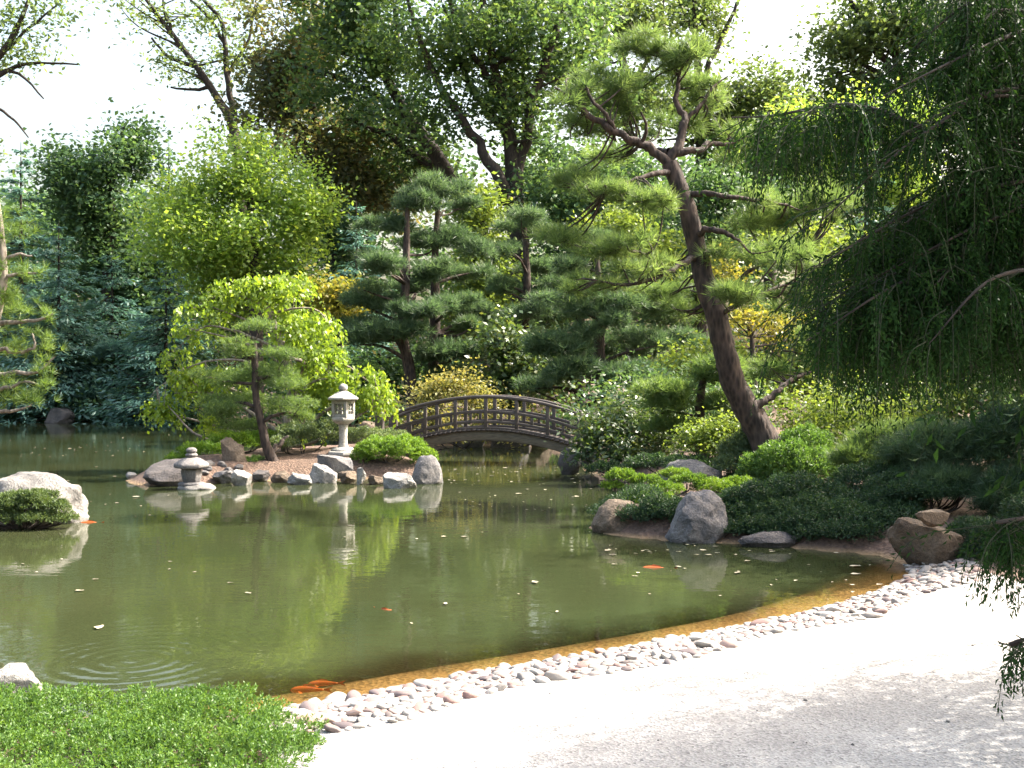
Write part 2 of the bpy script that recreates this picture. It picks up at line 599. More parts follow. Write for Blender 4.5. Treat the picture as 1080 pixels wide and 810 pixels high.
def water_material():
    m, nt, out = new_mat("pond_water")
    lk = nt.links.new
    tc = nd(nt, "ShaderNodeTexCoord")
    mp = nd(nt, "ShaderNodeMapping")
    mp.inputs["Scale"].default_value = (1.0, 1.5, 1.0)
    lk(tc.outputs["Object"], mp.inputs[0])
    n1 = nd(nt, "ShaderNodeTexNoise", Scale=2.6, Detail=3.0, Roughness=0.5)
    lk(mp.outputs[0], n1.inputs["Vector"])
    n2 = nd(nt, "ShaderNodeTexNoise", Scale=9.0, Detail=2.0)
    lk(mp.outputs[0], n2.inputs["Vector"])
    # a ring of ripples spreading near the bank
    ctr = nd(nt, "ShaderNodeVectorMath", operation='SUBTRACT')
    lk(tc.outputs["Object"], ctr.inputs[0])
    ctr.inputs[1].default_value = (-2.75, 7.6, 0)
    ln = nd(nt, "ShaderNodeVectorMath", operation='LENGTH')
    lk(ctr.outputs[0], ln.inputs[0])
    fr = nd(nt, "ShaderNodeMath", operation='MULTIPLY')
    lk(ln.outputs["Value"], fr.inputs[0])
    fr.inputs[1].default_value = 46.0
    sn = nd(nt, "ShaderNodeMath", operation='SINE')
    lk(fr.outputs[0], sn.inputs[0])
    fall = nd(nt, "ShaderNodeMapRange")
    fall.inputs[1].default_value = 0.3
    fall.inputs[2].default_value = 1.5
    fall.inputs[3].default_value = 0.24
    fall.inputs[4].default_value = 0.0
    lk(ln.outputs["Value"], fall.inputs[0])
    rg = nd(nt, "ShaderNodeMath", operation='MULTIPLY')
    lk(sn.outputs[0], rg.inputs[0])
    lk(fall.outputs[0], rg.inputs[1])
    h1 = nd(nt, "ShaderNodeMath", operation='MULTIPLY_ADD')
    lk(n2.outputs["Fac"], h1.inputs[0])
    h1.inputs[1].default_value = 0.25
    lk(n1.outputs["Fac"], h1.inputs[2])
    h2 = nd(nt, "ShaderNodeMath", operation='ADD')
    lk(h1.outputs[0], h2.inputs[0])
    lk(rg.outputs[0], h2.inputs[1])
    bp = nd(nt, "ShaderNodeBump", Strength=1.0, Distance=0.0024)
    lk(h2.outputs[0], bp.inputs["Height"])
    fres = nd(nt, "ShaderNodeFresnel", IOR=1.33)
    lk(bp.outputs[0], fres.inputs["Normal"])
    gl = nd(nt, "ShaderNodeBsdfGlossy", Roughness=0.02)
    gl.inputs["Color"].default_value = (0.95, 0.95, 0.95, 1)
    lk(bp.outputs[0], gl.inputs["Normal"])
    # murk: suspended silt that hides the bed where the water is deep
    n3 = nd(nt, "ShaderNodeTexNoise", Scale=0.25, Detail=3.0)
    lk(tc.outputs["Object"], n3.inputs["Vector"])
    mk = ramp(nt, [(0.35, (0.024, 0.032, 0.013)), (0.65, (0.037, 0.044, 0.019))])
    lk(n3.outputs["Fac"], mk.inputs[0])
    df = nd(nt, "ShaderNodeBsdfDiffuse")
    lk(mk.outputs[0], df.inputs["Color"])
    tp = nd(nt, "ShaderNodeBsdfTransparent")
    tp.inputs["Color"].default_value = (0.95, 0.86, 0.64, 1)
    at = nd(nt, "ShaderNodeAttribute", attribute_name="bank_distance")
    dep = nd(nt, "ShaderNodeMapRange", interpolation_type='SMOOTHSTEP')
    dep.inputs[1].default_value = 0.25
    dep.inputs[2].default_value = 1.2
    dep.inputs[3].default_value = 0.06
    dep.inputs[4].default_value = 0.94
    n4 = nd(nt, "ShaderNodeTexNoise", Scale=1.6, Detail=4.0)
    lk(tc.outputs["Object"], n4.inputs["Vector"])
    wob = nd(nt, "ShaderNodeMath", operation='MULTIPLY_ADD')
    lk(n4.outputs["Fac"], wob.inputs[0])
    wob.inputs[1].default_value = -0.7
    wob.inputs[2].default_value = 0.35
    sh = nd(nt, "ShaderNodeMath", operation='ADD')
    lk(at.outputs["Fac"], sh.inputs[0])
    lk(wob.outputs[0], sh.inputs[1])
    lk(sh.outputs[0], dep.inputs[0])
    body = nd(nt, "ShaderNodeMixShader")
    lk(dep.outputs[0], body.inputs[0])
    lk(tp.outputs[0], body.inputs[1])
    lk(df.outputs[0], body.inputs[2])
    mix = nd(nt, "ShaderNodeMixShader")
    lk(fres.outputs[0], mix.inputs[0])
    lk(body.outputs[0], mix.inputs[1])
    lk(gl.outputs[0], mix.inputs[2])
    lk(mix.outputs[0], out.inputs[0])
    return m


wx, wy, wq = grid_mesh(axis(-12, 6, 0.2, -40, 8), axis(5.6, 27, 0.2, 5, 58), lambda x, y: land(x, y) < 0.45)
mb = MB().add(np.stack([wx, wy, np.zeros_like(wx)], 1), wq)
water = mb.build("water", water_material(), None, True, (0, 0, 0))
att = water.data.attributes.new("bank_distance", 'FLOAT', 'POINT')
att.data.foreach_set("value", (-land(wx, wy) + 1.2 * (1 - sstep(12.4, 11.2, wy) * sstep(-3.2, -1.6, wx))).astype(np.float32))
tag(water, kind="structure")


def gravel_material():
    m, nt, out = new_mat("gravel")
    lk = nt.links.new
    tc = nd(nt, "ShaderNodeTexCoord")
    vo = nd(nt, "ShaderNodeTexVoronoi", Scale=75.0)
    n1 = nd(nt, "ShaderNodeTexNoise", Scale=2.0, Detail=6.0)
    n2 = nd(nt, "ShaderNodeTexNoise", Scale=60.0, Detail=3.0)
    for n in (vo, n1, n2):
        lk(tc.outputs["Object"], n.inputs["Vector"])
    r1 = ramp(nt, [(0.0, (0.165, 0.155, 0.15)), (0.25, (0.33, 0.315, 0.30)), (1.0, (0.52, 0.50, 0.475))])
    lk(vo.outputs["Color"], r1.inputs[0])
    r2 = ramp(nt, [(0.35, (0.8, 0.8, 0.8)), (0.65, (1.05, 1.05, 1.05))])
    lk(n1.outputs["Fac"], r2.inputs[0])
    mm = nd(nt, "ShaderNodeMix", data_type='RGBA', blend_type='MULTIPLY')
    mm.inputs[0].default_value = 1.0
    lk(r1.outputs[0], mm.inputs[6])
    lk(r2.outputs[0], mm.inputs[7])
    pb = nd(nt, "ShaderNodeBsdfPrincipled")
    pb.inputs["Roughness"].default_value = 0.95
    lk(mm.outputs[2], pb.inputs["Base Color"])
    ad = nd(nt, "ShaderNodeMath", operation='ADD')
    lk(vo.outputs["Distance"], ad.inputs[0])
    lk(n2.outputs["Fac"], ad.inputs[1])
    bp = nd(nt, "ShaderNodeBump", Strength=0.6, Distance=0.012)
    lk(ad.outputs[0], bp.inputs["Height"])
    lk(bp.outputs[0], pb.inputs["Normal"])
    lk(pb.outputs[0], out.inputs[0])
    return m


def on_path(x, y):
    x, y = np.asarray(x, dtype=float), np.asarray(y, dtype=float)
    d = -sdist(x, y, POND)
    return (d > 0.35) & (y < 10.8 - 0.0 * x) & (x < 4.6) & ((x > -1.12) | (y < 3.6))


px_, py_, pq = grid_mesh(np.arange(-14, 6, 0.12), np.arange(-14, 11.2, 0.12), on_path)
mb = MB().add(np.stack([px_, py_, ground_h(px_, py_) + 0.006], 1), pq)
o = mb.build("gravel_path", gravel_material(), None, True, (0, 0, 0))
tag(o, kind="structure")

# ------------------------------------------------------------------ plants: builders
def ell(c, r, n, power=0.45):
    """Points in an ellipsoid, denser towards its outside."""
    return c + rnd_unit(n) * (R.random((n, 1)) ** power) * r


def sub_clumps(spec, Y, n, k=(0.26, 0.42), lift=0.0):
    """Break one big crown (px, py, dY, rx, rz, ry in photo px) into n uneven clumps."""
    out = []
    s = Y / F
    for px, py, dy, rx, rz, ry in spec:
        c = P(px, py, Y + dy)
        r = np.array([rx * s, ry * s, rz * s])
        m = max(1, int(n))
        pts = ell(np.zeros(3), np.ones(3), m, 0.5)
        for p in pts:
            f = R.uniform(*k) * (R.uniform(.55, 1.3) if m > 6 else 1)
            out.append((c + p * r * (1 - f * 0.45), (r.mean() * 0.35 * f + r * f * 0.65) * np.array([1, 1, R.uniform(.6, 1.0)])))
    return out


def pick(clumps, n):
    w = np.array([np.prod(c[1]) ** 0.67 for c in clumps])
    idx = R.choice(len(clumps), n, p=w / w.sum())
    return np.array([c[0] for c in clumps])[idx], np.array([c[1] for c in clumps])[idx]


def broad_crown(mb, clumps, n, size, per=14, spread=2.2, droop=0.0, aspect=0.6, flat=0.55, shoots=True):
    nc = max(1, n // per)
    c, r = pick(clumps, nc)
    cc = c + rnd_unit(nc) * (R.random((nc, 1)) ** 0.5) * r + R.normal(size=(nc, 3)) * r * 0.22
    allc = np.array([q[0] for q in clumps])
    mid, ext = allc.mean(0), allc.std(0).mean() + r.mean()
    ns = nc // 4
    if shoots and ns > 12:                       # leafy shoots that break the outline
        k = 6
        m = ns // k
        i = R.integers(0, nc, m)
        o = unit((cc[i] - mid) / ext + np.array([0, 0, .5]) + R.normal(size=(m, 3)) * .5)
        ln = ext * R.uniform(.12, .5, (m, 1))
        for j in range(k):
            cc[j * m:(j + 1) * m] = cc[i] + o * ln * (j + 1) / k
    sp = R.lognormal(0, .35, nc)
    ax = unit((cc - c) / r + np.array([0, 0, .25]) + R.normal(size=(nc, 3)) * .5)
    base = np.repeat(cc, per, axis=0) + R.normal(size=(nc * per, 3)) * size * spread * np.array([.75, .75, flat * .75]) * np.repeat(sp, per)[:, None]
    base += np.repeat(ax, per, axis=0) * R.normal(size=(nc * per, 1)).clip(-1.6, 1.6) * size * spread * .9
    k = len(base)
    d = unit(R.normal(size=(k, 3)) * np.array([1, 1, 0.6]) + np.array([0, 0, -droop]))
    nrm = unit(R.normal(size=(k, 3)) * 0.75 + np.array([0, 0, 0.8]))
    L = size * R.uniform(0.7, 1.35, k)
    diamonds(mb, base, d, nrm, L, L * aspect)


def pine_crown(mb, clumps, n, size, per=9, width=0.07, up=0.7, loose=0.16):
    """Needle tufts covering flattened pads."""
    c, r = pick(clumps, n)
    u = rnd_unit(n)
    u[:, 2] = np.abs(u[:, 2]) * np.where(R.random(n) < 0.8, 1, -0.6)
    t = c + u * (R.random((n, 1)) ** 0.35) * r + R.normal(size=(n, 3)) * r * loose
    axisd = unit(u * np.array([1, 1, 0.4]) + np.array([0, 0, up]) + R.normal(size=(n, 3)) * 0.3)
    base = np.repeat(t, per, axis=0)
    d = unit(np.repeat(axisd, per, axis=0) * 0.8 + R.normal(size=(n * per, 3)) * 0.6)
    L = size * R.uniform(0.7, 1.2, n * per)
    needles(mb, base + d * L[:, None] * 0.05, d, L, size * width)


def weep_crown(mb, clumps, n, size, per=14, hang=(0.5, 1.9), out=0.28):
    """Strands of drooping leaves that start over each clump and arch outwards and down."""
    c, r = pick(clumps, n)
    u = rnd_unit(n)
    u[:, 2] = np.abs(u[:, 2])
    p = c + u * r * (R.random((n, 1)) ** 0.5)
    o = unit(u * np.array([1, 1, 0]) + R.normal(size=(n, 3)) * np.array([.4, .4, 0]))
    H = R.uniform(hang[0], hang[1], n)[:, None, None] * r[:, 2].clip(.15, .45)[:, None, None] * 2.4
    t = np.linspace(0, 1, per)[None, :, None] * np.ones((n, 1, 1))
    pos = p[:, None, :] + o[:, None, :] * H * out * np.sqrt(t) * 2 + np.array([0, 0, 1.0]) * H * (0.25 * np.sin(t * 2.0) - t)
    pos = (pos + R.normal(size=pos.shape) * size * 0.45).reshape(-1, 3)
    k = len(pos)
    d = unit(R.normal(size=(k, 3)) * np.array([.7, .7, .35]) + np.array([0, 0, -0.9]))
    L = size * R.uniform(.65, 1.3, k)
    diamonds(mb, pos, d, unit(R.normal(size=(k, 3)) + np.array([0, 0, .4])), L, L * 0.58)


def wood_limbs(mb, path, clumps, k=2, r0=0.03, sides=5, reach=1.0):
    """Limbs from a trunk path (x, y, z, r rows) into the clumps."""
    z = path[:, 2]
    if len(clumps) > 16:
        clumps = [clumps[i] for i in R.choice(len(clumps), 16, False)]
    for c, r in clumps:
        low = c[2] - reach * np.linalg.norm(c[:2] - path[:, :2].mean(0)) * 0.45
        i = int(np.clip(np.searchsorted(z, low), 1, len(path) - 2)) if z[-1] > z[0] else len(path) // 2
        a = path[i]
        for q in range(k):
            e = c + rnd_unit(1)[0] * r * 0.6
            mid = (a[:3] + e) / 2 + R.normal(size=3) * np.linalg.norm(e - a[:3]) * 0.08
            pts = smooth_path([a[:3], mid, e], 4)
            rr = min(a[3] * 0.45, r0 * (1.5 if q == 0 else 0.8))
            tube(mb, pts, np.linspace(rr, rr * 0.22, len(pts)), sides, 0.05)


def trunk_path(base, Y, pts):
    """pts: rows (px, py, dY, r_px) upwards; the first row is moved to the ground."""
    s = Y / F
    rows = []
    for i, (px, py, dy, r) in enumerate(pts):
        p = P(px, py, Y + dy)
        if i == 0:
            p[2] = base[2] - 0.08
        rows.append([p[0], p[1], p[2], r * s])
    return smooth_path(rows, 5)


def tree(name, label, Y, trunk, crown, mat, bark='bark', limbs=(), kind='broad', n=9000, size=0.2, cat="tree", group=None,
         subs=14, k=(0.26, 0.42), autolimb=1, extra=None, limb_r=1.0, twigs=0, **kw):
    bx = (trunk[0][0] - 540) / F * (Y + trunk[0][2])
    by = Y + trunk[0][2]
    base = np.array([bx, by, gh(bx, by)])
    t = thing(name, base, label, cat, group)
    if kind == 'broad' and Y > 29:
        n, subs, k, size = int(n * 1.15), int(subs * 2.2), (k[0] * .75, k[1] * .85), size * 1.2
    clumps = sub_clumps(crown, Y, subs, k) if subs else [(P(a, b, Y + dy), np.array([rx, ry, rz]) * Y / F) for a, b, dy, rx, rz, ry in crown]
    path = trunk_path(base, Y, trunk)
    mb = MB()
    tube(mb, path[:, :3], path[:, 3], 12, 0.05)
    allp = [path[len(path) // 3:, :3]]
    for lb in limbs:
        rows = smooth_path([list(P(a, b, Y + dy)) + [r * limb_r * Y / F] for a, b, dy, r in lb], 4)
        rows[1:-1, :3] += R.normal(size=(len(rows) - 2, 3)) * rows[1:-1, 3:] * .35
        tube(mb, rows[:, :3], rows[:, 3], 7, 0.07)
        allp.append(rows[:, :3])
    if twigs:
        allp = np.vstack(allp)
        for c, r in clumps:
            low = c - np.array([0, 0, .12 * np.linalg.norm(r)])
            a = allp[np.argmin(np.linalg.norm(allp - low, axis=1) + R.random(len(allp)) * .15)]
            if np.linalg.norm(a - c) > 2.6:
                continue
            mid = (a + c) / 2 + R.normal(size=3) * .06 + np.array([0, 0, -.04])
            pts = smooth_path([a, mid, c, c + (c - mid) * .5 + np.array([0, 0, .05])], 4)
            tube(mb, pts, np.linspace(twigs, twigs * .25, len(pts)), 5, .08)
    if autolimb:
        wood_limbs(mb, path, clumps, autolimb, r0=path[:, 3].max() * 0.3)
    mb.build("trunk", M[bark], t, True)
    mb = MB()
    if kind == 'broad':
        broad_crown(mb, clumps, n, size, **kw)
    elif kind == 'weep':
        weep_crown(mb, clumps, n, size, **kw)
    else:
        pine_crown(mb, clumps, n, size, **kw)
    if extra:
        extra(mb, Y)
    mb.build("crown", M[mat], t)
    return t


def spruce(name, label, px, top_py, Y, w_px, mat='spruce', n_layer=26, group=None, base_py=None, dens=1.0, cat="tree"):
    bx = (px - 540) / F * Y
    base = np.array([bx, Y, gh(bx, Y)])
    top = P(px, top_py, Y)[2]
    H = top - base[2]
    s = Y / F
    t = thing(name, base, label, cat, group)
    mb = MB()
    path = np.array([[bx, Y, base[2] - 0.1], [bx, Y, base[2] + H * 0.5], [bx, Y, top]])
    tube(mb, smooth_path(path, 4), np.linspace(H * 0.014 + 0.04, 0.012, 9), 7, 0.04)
    lf = MB()
    z0 = 0.04
    for i in range(n_layer):
        f = z0 + (1 - z0) * (i + R.uniform(-0.3, 0.3)) / n_layer
        f = min(max(f, 0.02), 0.985)
        rad = w_px * s * 0.5 * (1 - f) ** 0.8 + 0.04 * H * (1 - f) + 0.06
        nb = int(6 + 6 * (1 - f))
        for a in R.uniform(0, 2 * math.pi, nb):
            ln = rad * R.uniform(0.65, 1.15)
            dirv = np.array([math.cos(a), math.sin(a), 0.0])
            e = np.array([bx, Y, base[2] + f * H]) + dirv * ln + np.array([0, 0, -ln * R.uniform(0.05, 0.3) + 0.35 * ln * (f > 0.75)])
            st = np.array([bx, Y, base[2] + f * H])
            mid = (st + e) / 2 + np.array([0, 0, -0.06 * ln])
            pts = smooth_path([st, mid, e], 3)
            tube(mb, pts, np.linspace(0.02 + 0.006 * ln, 0.006, len(pts)), 4)
            m = int(max(8, ln / s * 1.25) * dens)
            u = R.random(m) ** 0.7
            pos = st + (e - st) * u[:, None] + R.normal(size=(m, 3)) * np.array([1, 1, 0.45]) * ln * 0.10
            side = np.cross(dirv, [0, 0, 1]) * R.choice([-1, 1], m)[:, None]
            dd = dirv * R.uniform(0.4, 1.2, m)[:, None] + side * R.uniform(0.1, 0.9, m)[:, None] + np.array([0, 0, -0.25]) + R.normal(size=(m, 3)) * 0.25
            L = (4.6 * s) * R.uniform(0.7, 1.5, m) + 0.03 * ln
            diamonds(lf, pos, dd, np.array([[0, 0, 1.0]]) + R.normal(size=(m, 3)) * 0.4, L, L * 0.34)
    mb.build("trunk", M['bark'], t, True)
    lf.build("crown", M[mat], t)
    return t


def sprigs(mb, pts, outw, n_leaf, L, W, spread=0.7):
    """Small leafy sprigs: a few narrow leaves fanned around each axis."""
    n = len(pts)
    base = np.repeat(pts, n_leaf, axis=0)
    ax = np.repeat(outw, n_leaf, axis=0)
    t = np.tile(np.linspace(0, 1, n_leaf), n)[:, None]
    d = unit(ax * (0.35 + 0.6 * t) + R.normal(size=(n * n_leaf, 3)) * spread)
    ll = L * R.uniform(0.7, 1.3, n * n_leaf)
    diamonds(mb, base + ax * t * L * 1.2, d, unit(R.normal(size=(n * n_leaf, 3)) * 0.6 + ax), ll, ll * W)


def shrub(name, label, clumps, mat, n, size, kind='sprig', cat="shrub", group=None, stem='bark', **kw):
    """Low shrub; clumps are (x, y, z, rx, ry, rz) in metres."""
    cl = [(np.array(c[:3]), np.array(c[3:])) for c in clumps]
    b = np.mean([c[0] for c in cl], axis=0)
    base = np.array([b[0], b[1], max(gh(b[0], b[1]), 0.0)])
    t = thing(name, base, label, cat, group)
    mb = MB()
    for c, r in cl:
        foot = np.array([c[0], c[1], max(gh(c[0], c[1]), 0.0) + 0.01])
        foot = foot * .8 + np.array([base[0], base[1], foot[2]]) * .2
        for q in range(3):
            e = c + rnd_unit(1)[0] * r * np.array([0.5, 0.5, 0.25])
            a = base + np.array([R.normal() * 0.03, R.normal() * 0.03, -0.05])
            f2 = foot + np.array([R.normal() * 0.04, R.normal() * 0.04, 0])
            pts = smooth_path([a, (a + f2) / 2 + np.array([0, 0, .02]), f2 * .7 + e * .3, e], 4)
            tube(mb, pts, np.linspace(0.018, 0.005, len(pts)), 5)
    mb.build("stem", M[stem], t, True)
    mb = MB()
    if kind == 'sprig':
        c, r = pick(cl, n)
        u = rnd_unit(n)
        u[:, 2] = np.where(u[:, 2] < -0.25, -u[:, 2], u[:, 2])
        p = c + u * (R.random((n, 1)) ** 0.22) * r
        p += 0.08 * r.mean() * np.sin(p[:, [1, 2, 0]] * 7.0 / max(r.mean(), 0.2))
        sprigs(mb, p, unit(u + np.array([0, 0, 0.35])), kw.get('leaves', 9), size, kw.get('w', 0.3), kw.get('spread', 0.6))
    elif kind == 'pine':
        pine_crown(mb, cl, n, size, **kw)
    else:
        broad_crown(mb, cl, n, size, **kw)
    mb.build("foliage", M[mat], t)
    return t


def C(px, py, Y, rx, rz, ry=None):
    """A clump in metres from photo px."""
    s = Y / F
    p = P(px, py, Y)
    return (p[0], p[1], p[2], rx * s, (ry if ry is not None else (rx + rz) / 2) * s, rz * s)

# ------------------------------------------------------------------ far woodland behind everything (one mass)
mb = MB()
cl = []
for i in range(290):
    px = R.uniform(-120, 1250) if i < 250 else R.uniform(-120, 60)
    Y = R.uniform(70, 84)
    s = Y / F
    cl.append((P(px, R.uniform(215, 430) if px < 250 else R.uniform(150, 420), Y), np.array([R.uniform(22, 50) * s, 2.5, R.uniform(18, 42) * s])))
for i in range(90):                                    # the wood closes round both sides
    sd = -1 if i % 3 else 1
    cl.append((np.array([sd * R.uniform(44, 56), R.uniform(4, 66), R.uniform(1.5, 10.0)]), np.array([R.uniform(2, 4), R.uniform(2, 4), R.uniform(1.5, 3.5)])))
broad_crown(mb, cl, 170000, 0.46, per=14, spread=2.0, shoots=False)
tag(mb.build("far_wood", M['dark_leaf'], None, False, (0, 75, 0)), kind="stuff")

# ------------------------------------------------------------------ tall trees against the sky
tree("oak_tree", "dominant dark oak with a thick trunk forking into many limbs above the arched bridge", 52,
     [(548, 400, 0, 13), (548, 280, 0, 11), (543, 215, 0, 10), (538, 150, 0, 7), (527, 95, 0, 5), (512, 30, 0, 4), (505, -60, 0, 2)],
     [(480, 70, 0, 100, 110, 90), (590, 60, 1, 90, 120, 90), (530, -40, 0, 130, 80, 90), (600, 200, 2, 75, 55, 60)],
     'oak_leaf', limbs=[
         [(544, 200, 0, 8), (553, 150, 0, 6.5), (562, 105, 0, 5), (585, 40, 0, 4), (606, -20, 0, 2)],
         [(545, 225, 0, 8), (525, 190, -1, 6.5), (505, 150, -1, 5), (470, 100, -1, 4), (448, 60, -1, 3), (430, 0, -1, 2)],
         [(536, 140, 0, 5), (510, 110, 1, 4), (488, 70, 1, 3.5), (470, 10, 1, 2)],
         [(560, 110, 0, 4), (575, 70, 1, 3.4), (570, 20, 1, 2.4), (580, -30, 1, 1.5)],
         [(527, 95, 0, 4), (500, 60, 0, 3), (480, 20, 0, 2), (465, -30, 0, 1.2)]],
     n=24000, size=0.23, subs=13, k=(0.2, 0.34))
tree("oak_tree", "oak with trunk slanting up to the upper left beside the dominant bridge oak", 56,
     [(520, 400, 0, 11), (505, 260, 0, 9), (470, 180, 0, 8), (432, 125, 0, 6.5), (405, 78, 0, 5), (385, 50, 0, 4), (350, 10, 0, 2.4)],
     [(400, 60, 0, 95, 90, 70), (350, 10, 0, 85, 70, 70), (430, 160, 2, 60, 55, 50)],
     'oak_leaf', limbs=[
         [(440, 135, 0, 5), (400, 105, 0, 4), (365, 85, 0, 3), (320, 70, 0, 2)],
         [(405, 78, 0, 4), (420, 40, 0, 3), (410, -20, 0, 2)],
         [(480, 190, 0, 6), (440, 165, 1, 4.5), (400, 140, 1, 3), (365, 125, 1, 2)],
         [(390, 55, 0, 3.5), (360, 55, 0, 2.5), (325, 30, 0, 1.4)]],
     n=15000, size=0.24, subs=13, k=(0.2, 0.34))
tree("oak_tree", "dense dark oak with rusty brown patches beside the pale sky gap", 61,
     [(372, 420, 0, 11), (368, 300, 0, 9), (345, 200, 0, 7), (330, 110, 0, 5), (318, 40, 0, 3)],
     [(325, 60, 0, 70, 90, 70), (350, 165, 0, 85, 70, 70), (290, 105, 0, 45, 60, 50), (395, 195, -1, 60, 60, 60)],
     'oak_leaf_rust', limbs=[
         [(345, 200, 0, 5), (310, 130, 0, 4), (285, 90, 0, 3), (262, 60, 0, 2)],
         [(350, 210, 0, 5), (385, 160, 0, 4), (400, 110, 0, 3)]],
     n=20000, size=0.26, subs=15)
tree("tall_tree", "thin tall tree forking in open sky with sparse feathery leaves", 66,
     [(262, 420, 0, 8), (258, 260, 0, 6.5), (247, 140, 0, 5.5), (232, 108, 0, 4.2), (207, 70, 0, 3.4), (180, 34, 0, 2.6), (150, -6, 0, 1.6)],
     [(165, 25, 0, 45, 32, 40), (215, 10, 0, 40, 30, 40), (245, 55, 0, 35, 40, 40), (190, 75, 0, 35, 25, 35), (130, -10, 0, 40, 25, 40)],
     'pale_leaf', limbs=[
         [(247, 140, 0, 4.4), (242, 100, 0, 3.6), (238, 60, 0, 3), (234, 25, 0, 2.3), (205, -10, 0, 1.4)],
         [(207, 70, 0, 2.6), (180, 62, 0, 1.8), (160, 40, 0, 1.2)], [(222, 92, 0, 2.4), (205, 95, 0, 1.6), (180, 92, 0, 1)],
         [(236, 45, 0, 2), (222, 20, 0, 1.5), (195, -5, 0, 1)], [(180, 34, 0, 1.8), (172, 5, 0, 1.2), (178, -20, 0, 0.8)],
         [(240, 80, 0, 2), (262, 40, 0, 1.4), (270, 0, 0, 0.8)]],
     n=2600, size=0.26, subs=7, k=(0.2, 0.35), per=7, aspect=0.45)
tree("tall_tree", "bare limbed tree reaching in from the edge of the bright sky", 45,
     [(-85, 420, 0, 9), (-75, 200, 0, 7), (-45, 110, 0, 5), (0, 58, 0, 3.4), (18, 30, 0, 2.6), (34, -10, 0, 1.6)],
     [(10, 20, 0, 45, 26, 35), (45, 10, 0, 30, 18, 30), (-10, 60, 0, 30, 20, 30), (40, 62, 0, 32, 9, 20), (0, 165, 0, 22, 14, 20)],
     'pale_leaf', limbs=[
         [(-55, 130, 0, 4), (0, 80, 0, 2.4), (35, 66, 0, 1.6), (82, 68, 0, 0.8)],
         [(-60, 140, 0, 4), (-10, 82, 0, 2), (20, 78, 0, 1.6), (46, 104, 0, 0.8)],
         [(-65, 150, 0, 4), (-20, 112, 0, 2), (10, 122, 0, 1.4), (30, 145, 0, 0.7)],
         [(0, 58, 0, 2), (30, 30, 0, 1.4), (62, 4, 0, 0.8)]],
     n=1500, size=0.2, subs=6, k=(0.2, 0.35), per=7, aspect=0.45, autolimb=0)
tree("tall_tree", "slender tree with two upright stems and loose leaves behind the leaning pine", 60,
     [(668, 420, 0, 7), (664, 200, 0, 5.5), (660, 100, 0, 4.6), (655, 55, 0, 4), (640, 20, 0, 2.8), (622, -30, 0, 1.6)],
     [(640, 30, 0, 50, 45, 45), (680, 15, 0, 45, 40, 45), (640, 110, 0, 50, 40, 45), (690, 90, 0, 40, 35, 40)],
     'pale_leaf', limbs=[[(657, 70, 0, 3), (664, 30, 0, 2.4), (672, -30, 0, 1.4)], [(660, 100, 0, 3), (690, 50, 0, 2), (700, 0, 0, 1.2)]],
     n=6500, size=0.25, subs=10, k=(0.22, 0.36))
tree("tall_tree", "forked tree with two bare topped stems beside the white sky gap", 63,
     [(742, 420, 0, 7), (740, 200, 0, 6), (738, 110, 0, 5), (736, 70, 0, 4.2), (732, 10, 0, 3), (733, -50, 0, 1.6)],
     [(735, 20, 0, 42, 42, 40), (760, 120, 0, 55, 35, 50), (712, 120, 0, 40, 40, 40)],
     'pale_leaf', limbs=[[(738, 90, 0, 3.6), (752, 62, 0, 3), (770, 20, 0, 2.2), (784, -10, 0, 1.2)], [(734, 40, 0, 2), (718, 10, 0, 1.5), (705, -30, 0, 1)]],
     n=5600, size=0.26, subs=10, k=(0.22, 0.36))
tree("tall_tree", "rounded blue green tree low under the white sky gap", 62,
     [(812, 420, 0, 8), (812, 250, 0, 6), (812, 140, 0, 4), (815, 90, 0, 2)],
     [(800, 110, 0, 50, 45, 45), (835, 160, 0, 55, 60, 50), (770, 170, 0, 45, 45, 45)],
     'pale_leaf', n=10000, size=0.26, subs=12, k=(0.24, 0.4))
tree("tall_tree", "tall many stemmed tree with bluish open crown behind the yellow green treetop", 58,
     [(955, 420, 0, 9), (953, 200, 0, 8), (950, 95, 0, 6), (945, 60, 0, 4.5), (938, 10, 0, 3.4), (930, -60, 0, 2)],
     [(900, 50, 0, 45, 60, 45), (950, 25, 0, 60, 55, 50), (1000, 40, 0, 45, 60, 45), (930, 110, 0, 75, 40, 60), (870, 80, 0, 35, 40, 35)],
     'pale_leaf', limbs=[
         [(950, 95, 0, 4.5), (925, 55, 0, 4), (910, 25, 0, 3), (886, -20, 0, 1.6)], [(952, 90, 0, 4.5), (962, 55, 0, 4), (972, 10, 0, 3), (980, -50, 0, 1.8)],
         [(953, 110, 0, 4.5), (984, 60, 0, 3.6), (990, 10, 0, 2.6), (1004, -40, 0, 1.6)], [(930, 80, 0, 3), (900, 60, 0, 2), (880, 30, 0, 1.4)]],
     n=13000, size=0.25, subs=11, k=(0.2, 0.34))
tree("tall_tree", "tall tree with a slanting branch showing pale sky holes above the drooping cypress", 55,
     [(1062, 420, 0, 9), (1052, 200, 0, 7), (1006, 120, 0, 4.6), (1002, 82, 0, 4), (1022, 48, 0, 3.2), (1045, 5, 0, 2)],
     [(1035, 70, 0, 55, 55, 45), (1050, 10, 0, 55, 55, 45), (1010, 120, 0, 45, 40, 40), (1085, 110, 0, 50, 70, 50)],
     'oak_leaf', limbs=[[(1030, 150, 0, 4), (1060, 100, 0, 3), (1075, 40, 0, 2)]],
     n=13000, size=0.24, subs=12, k=(0.22, 0.36))

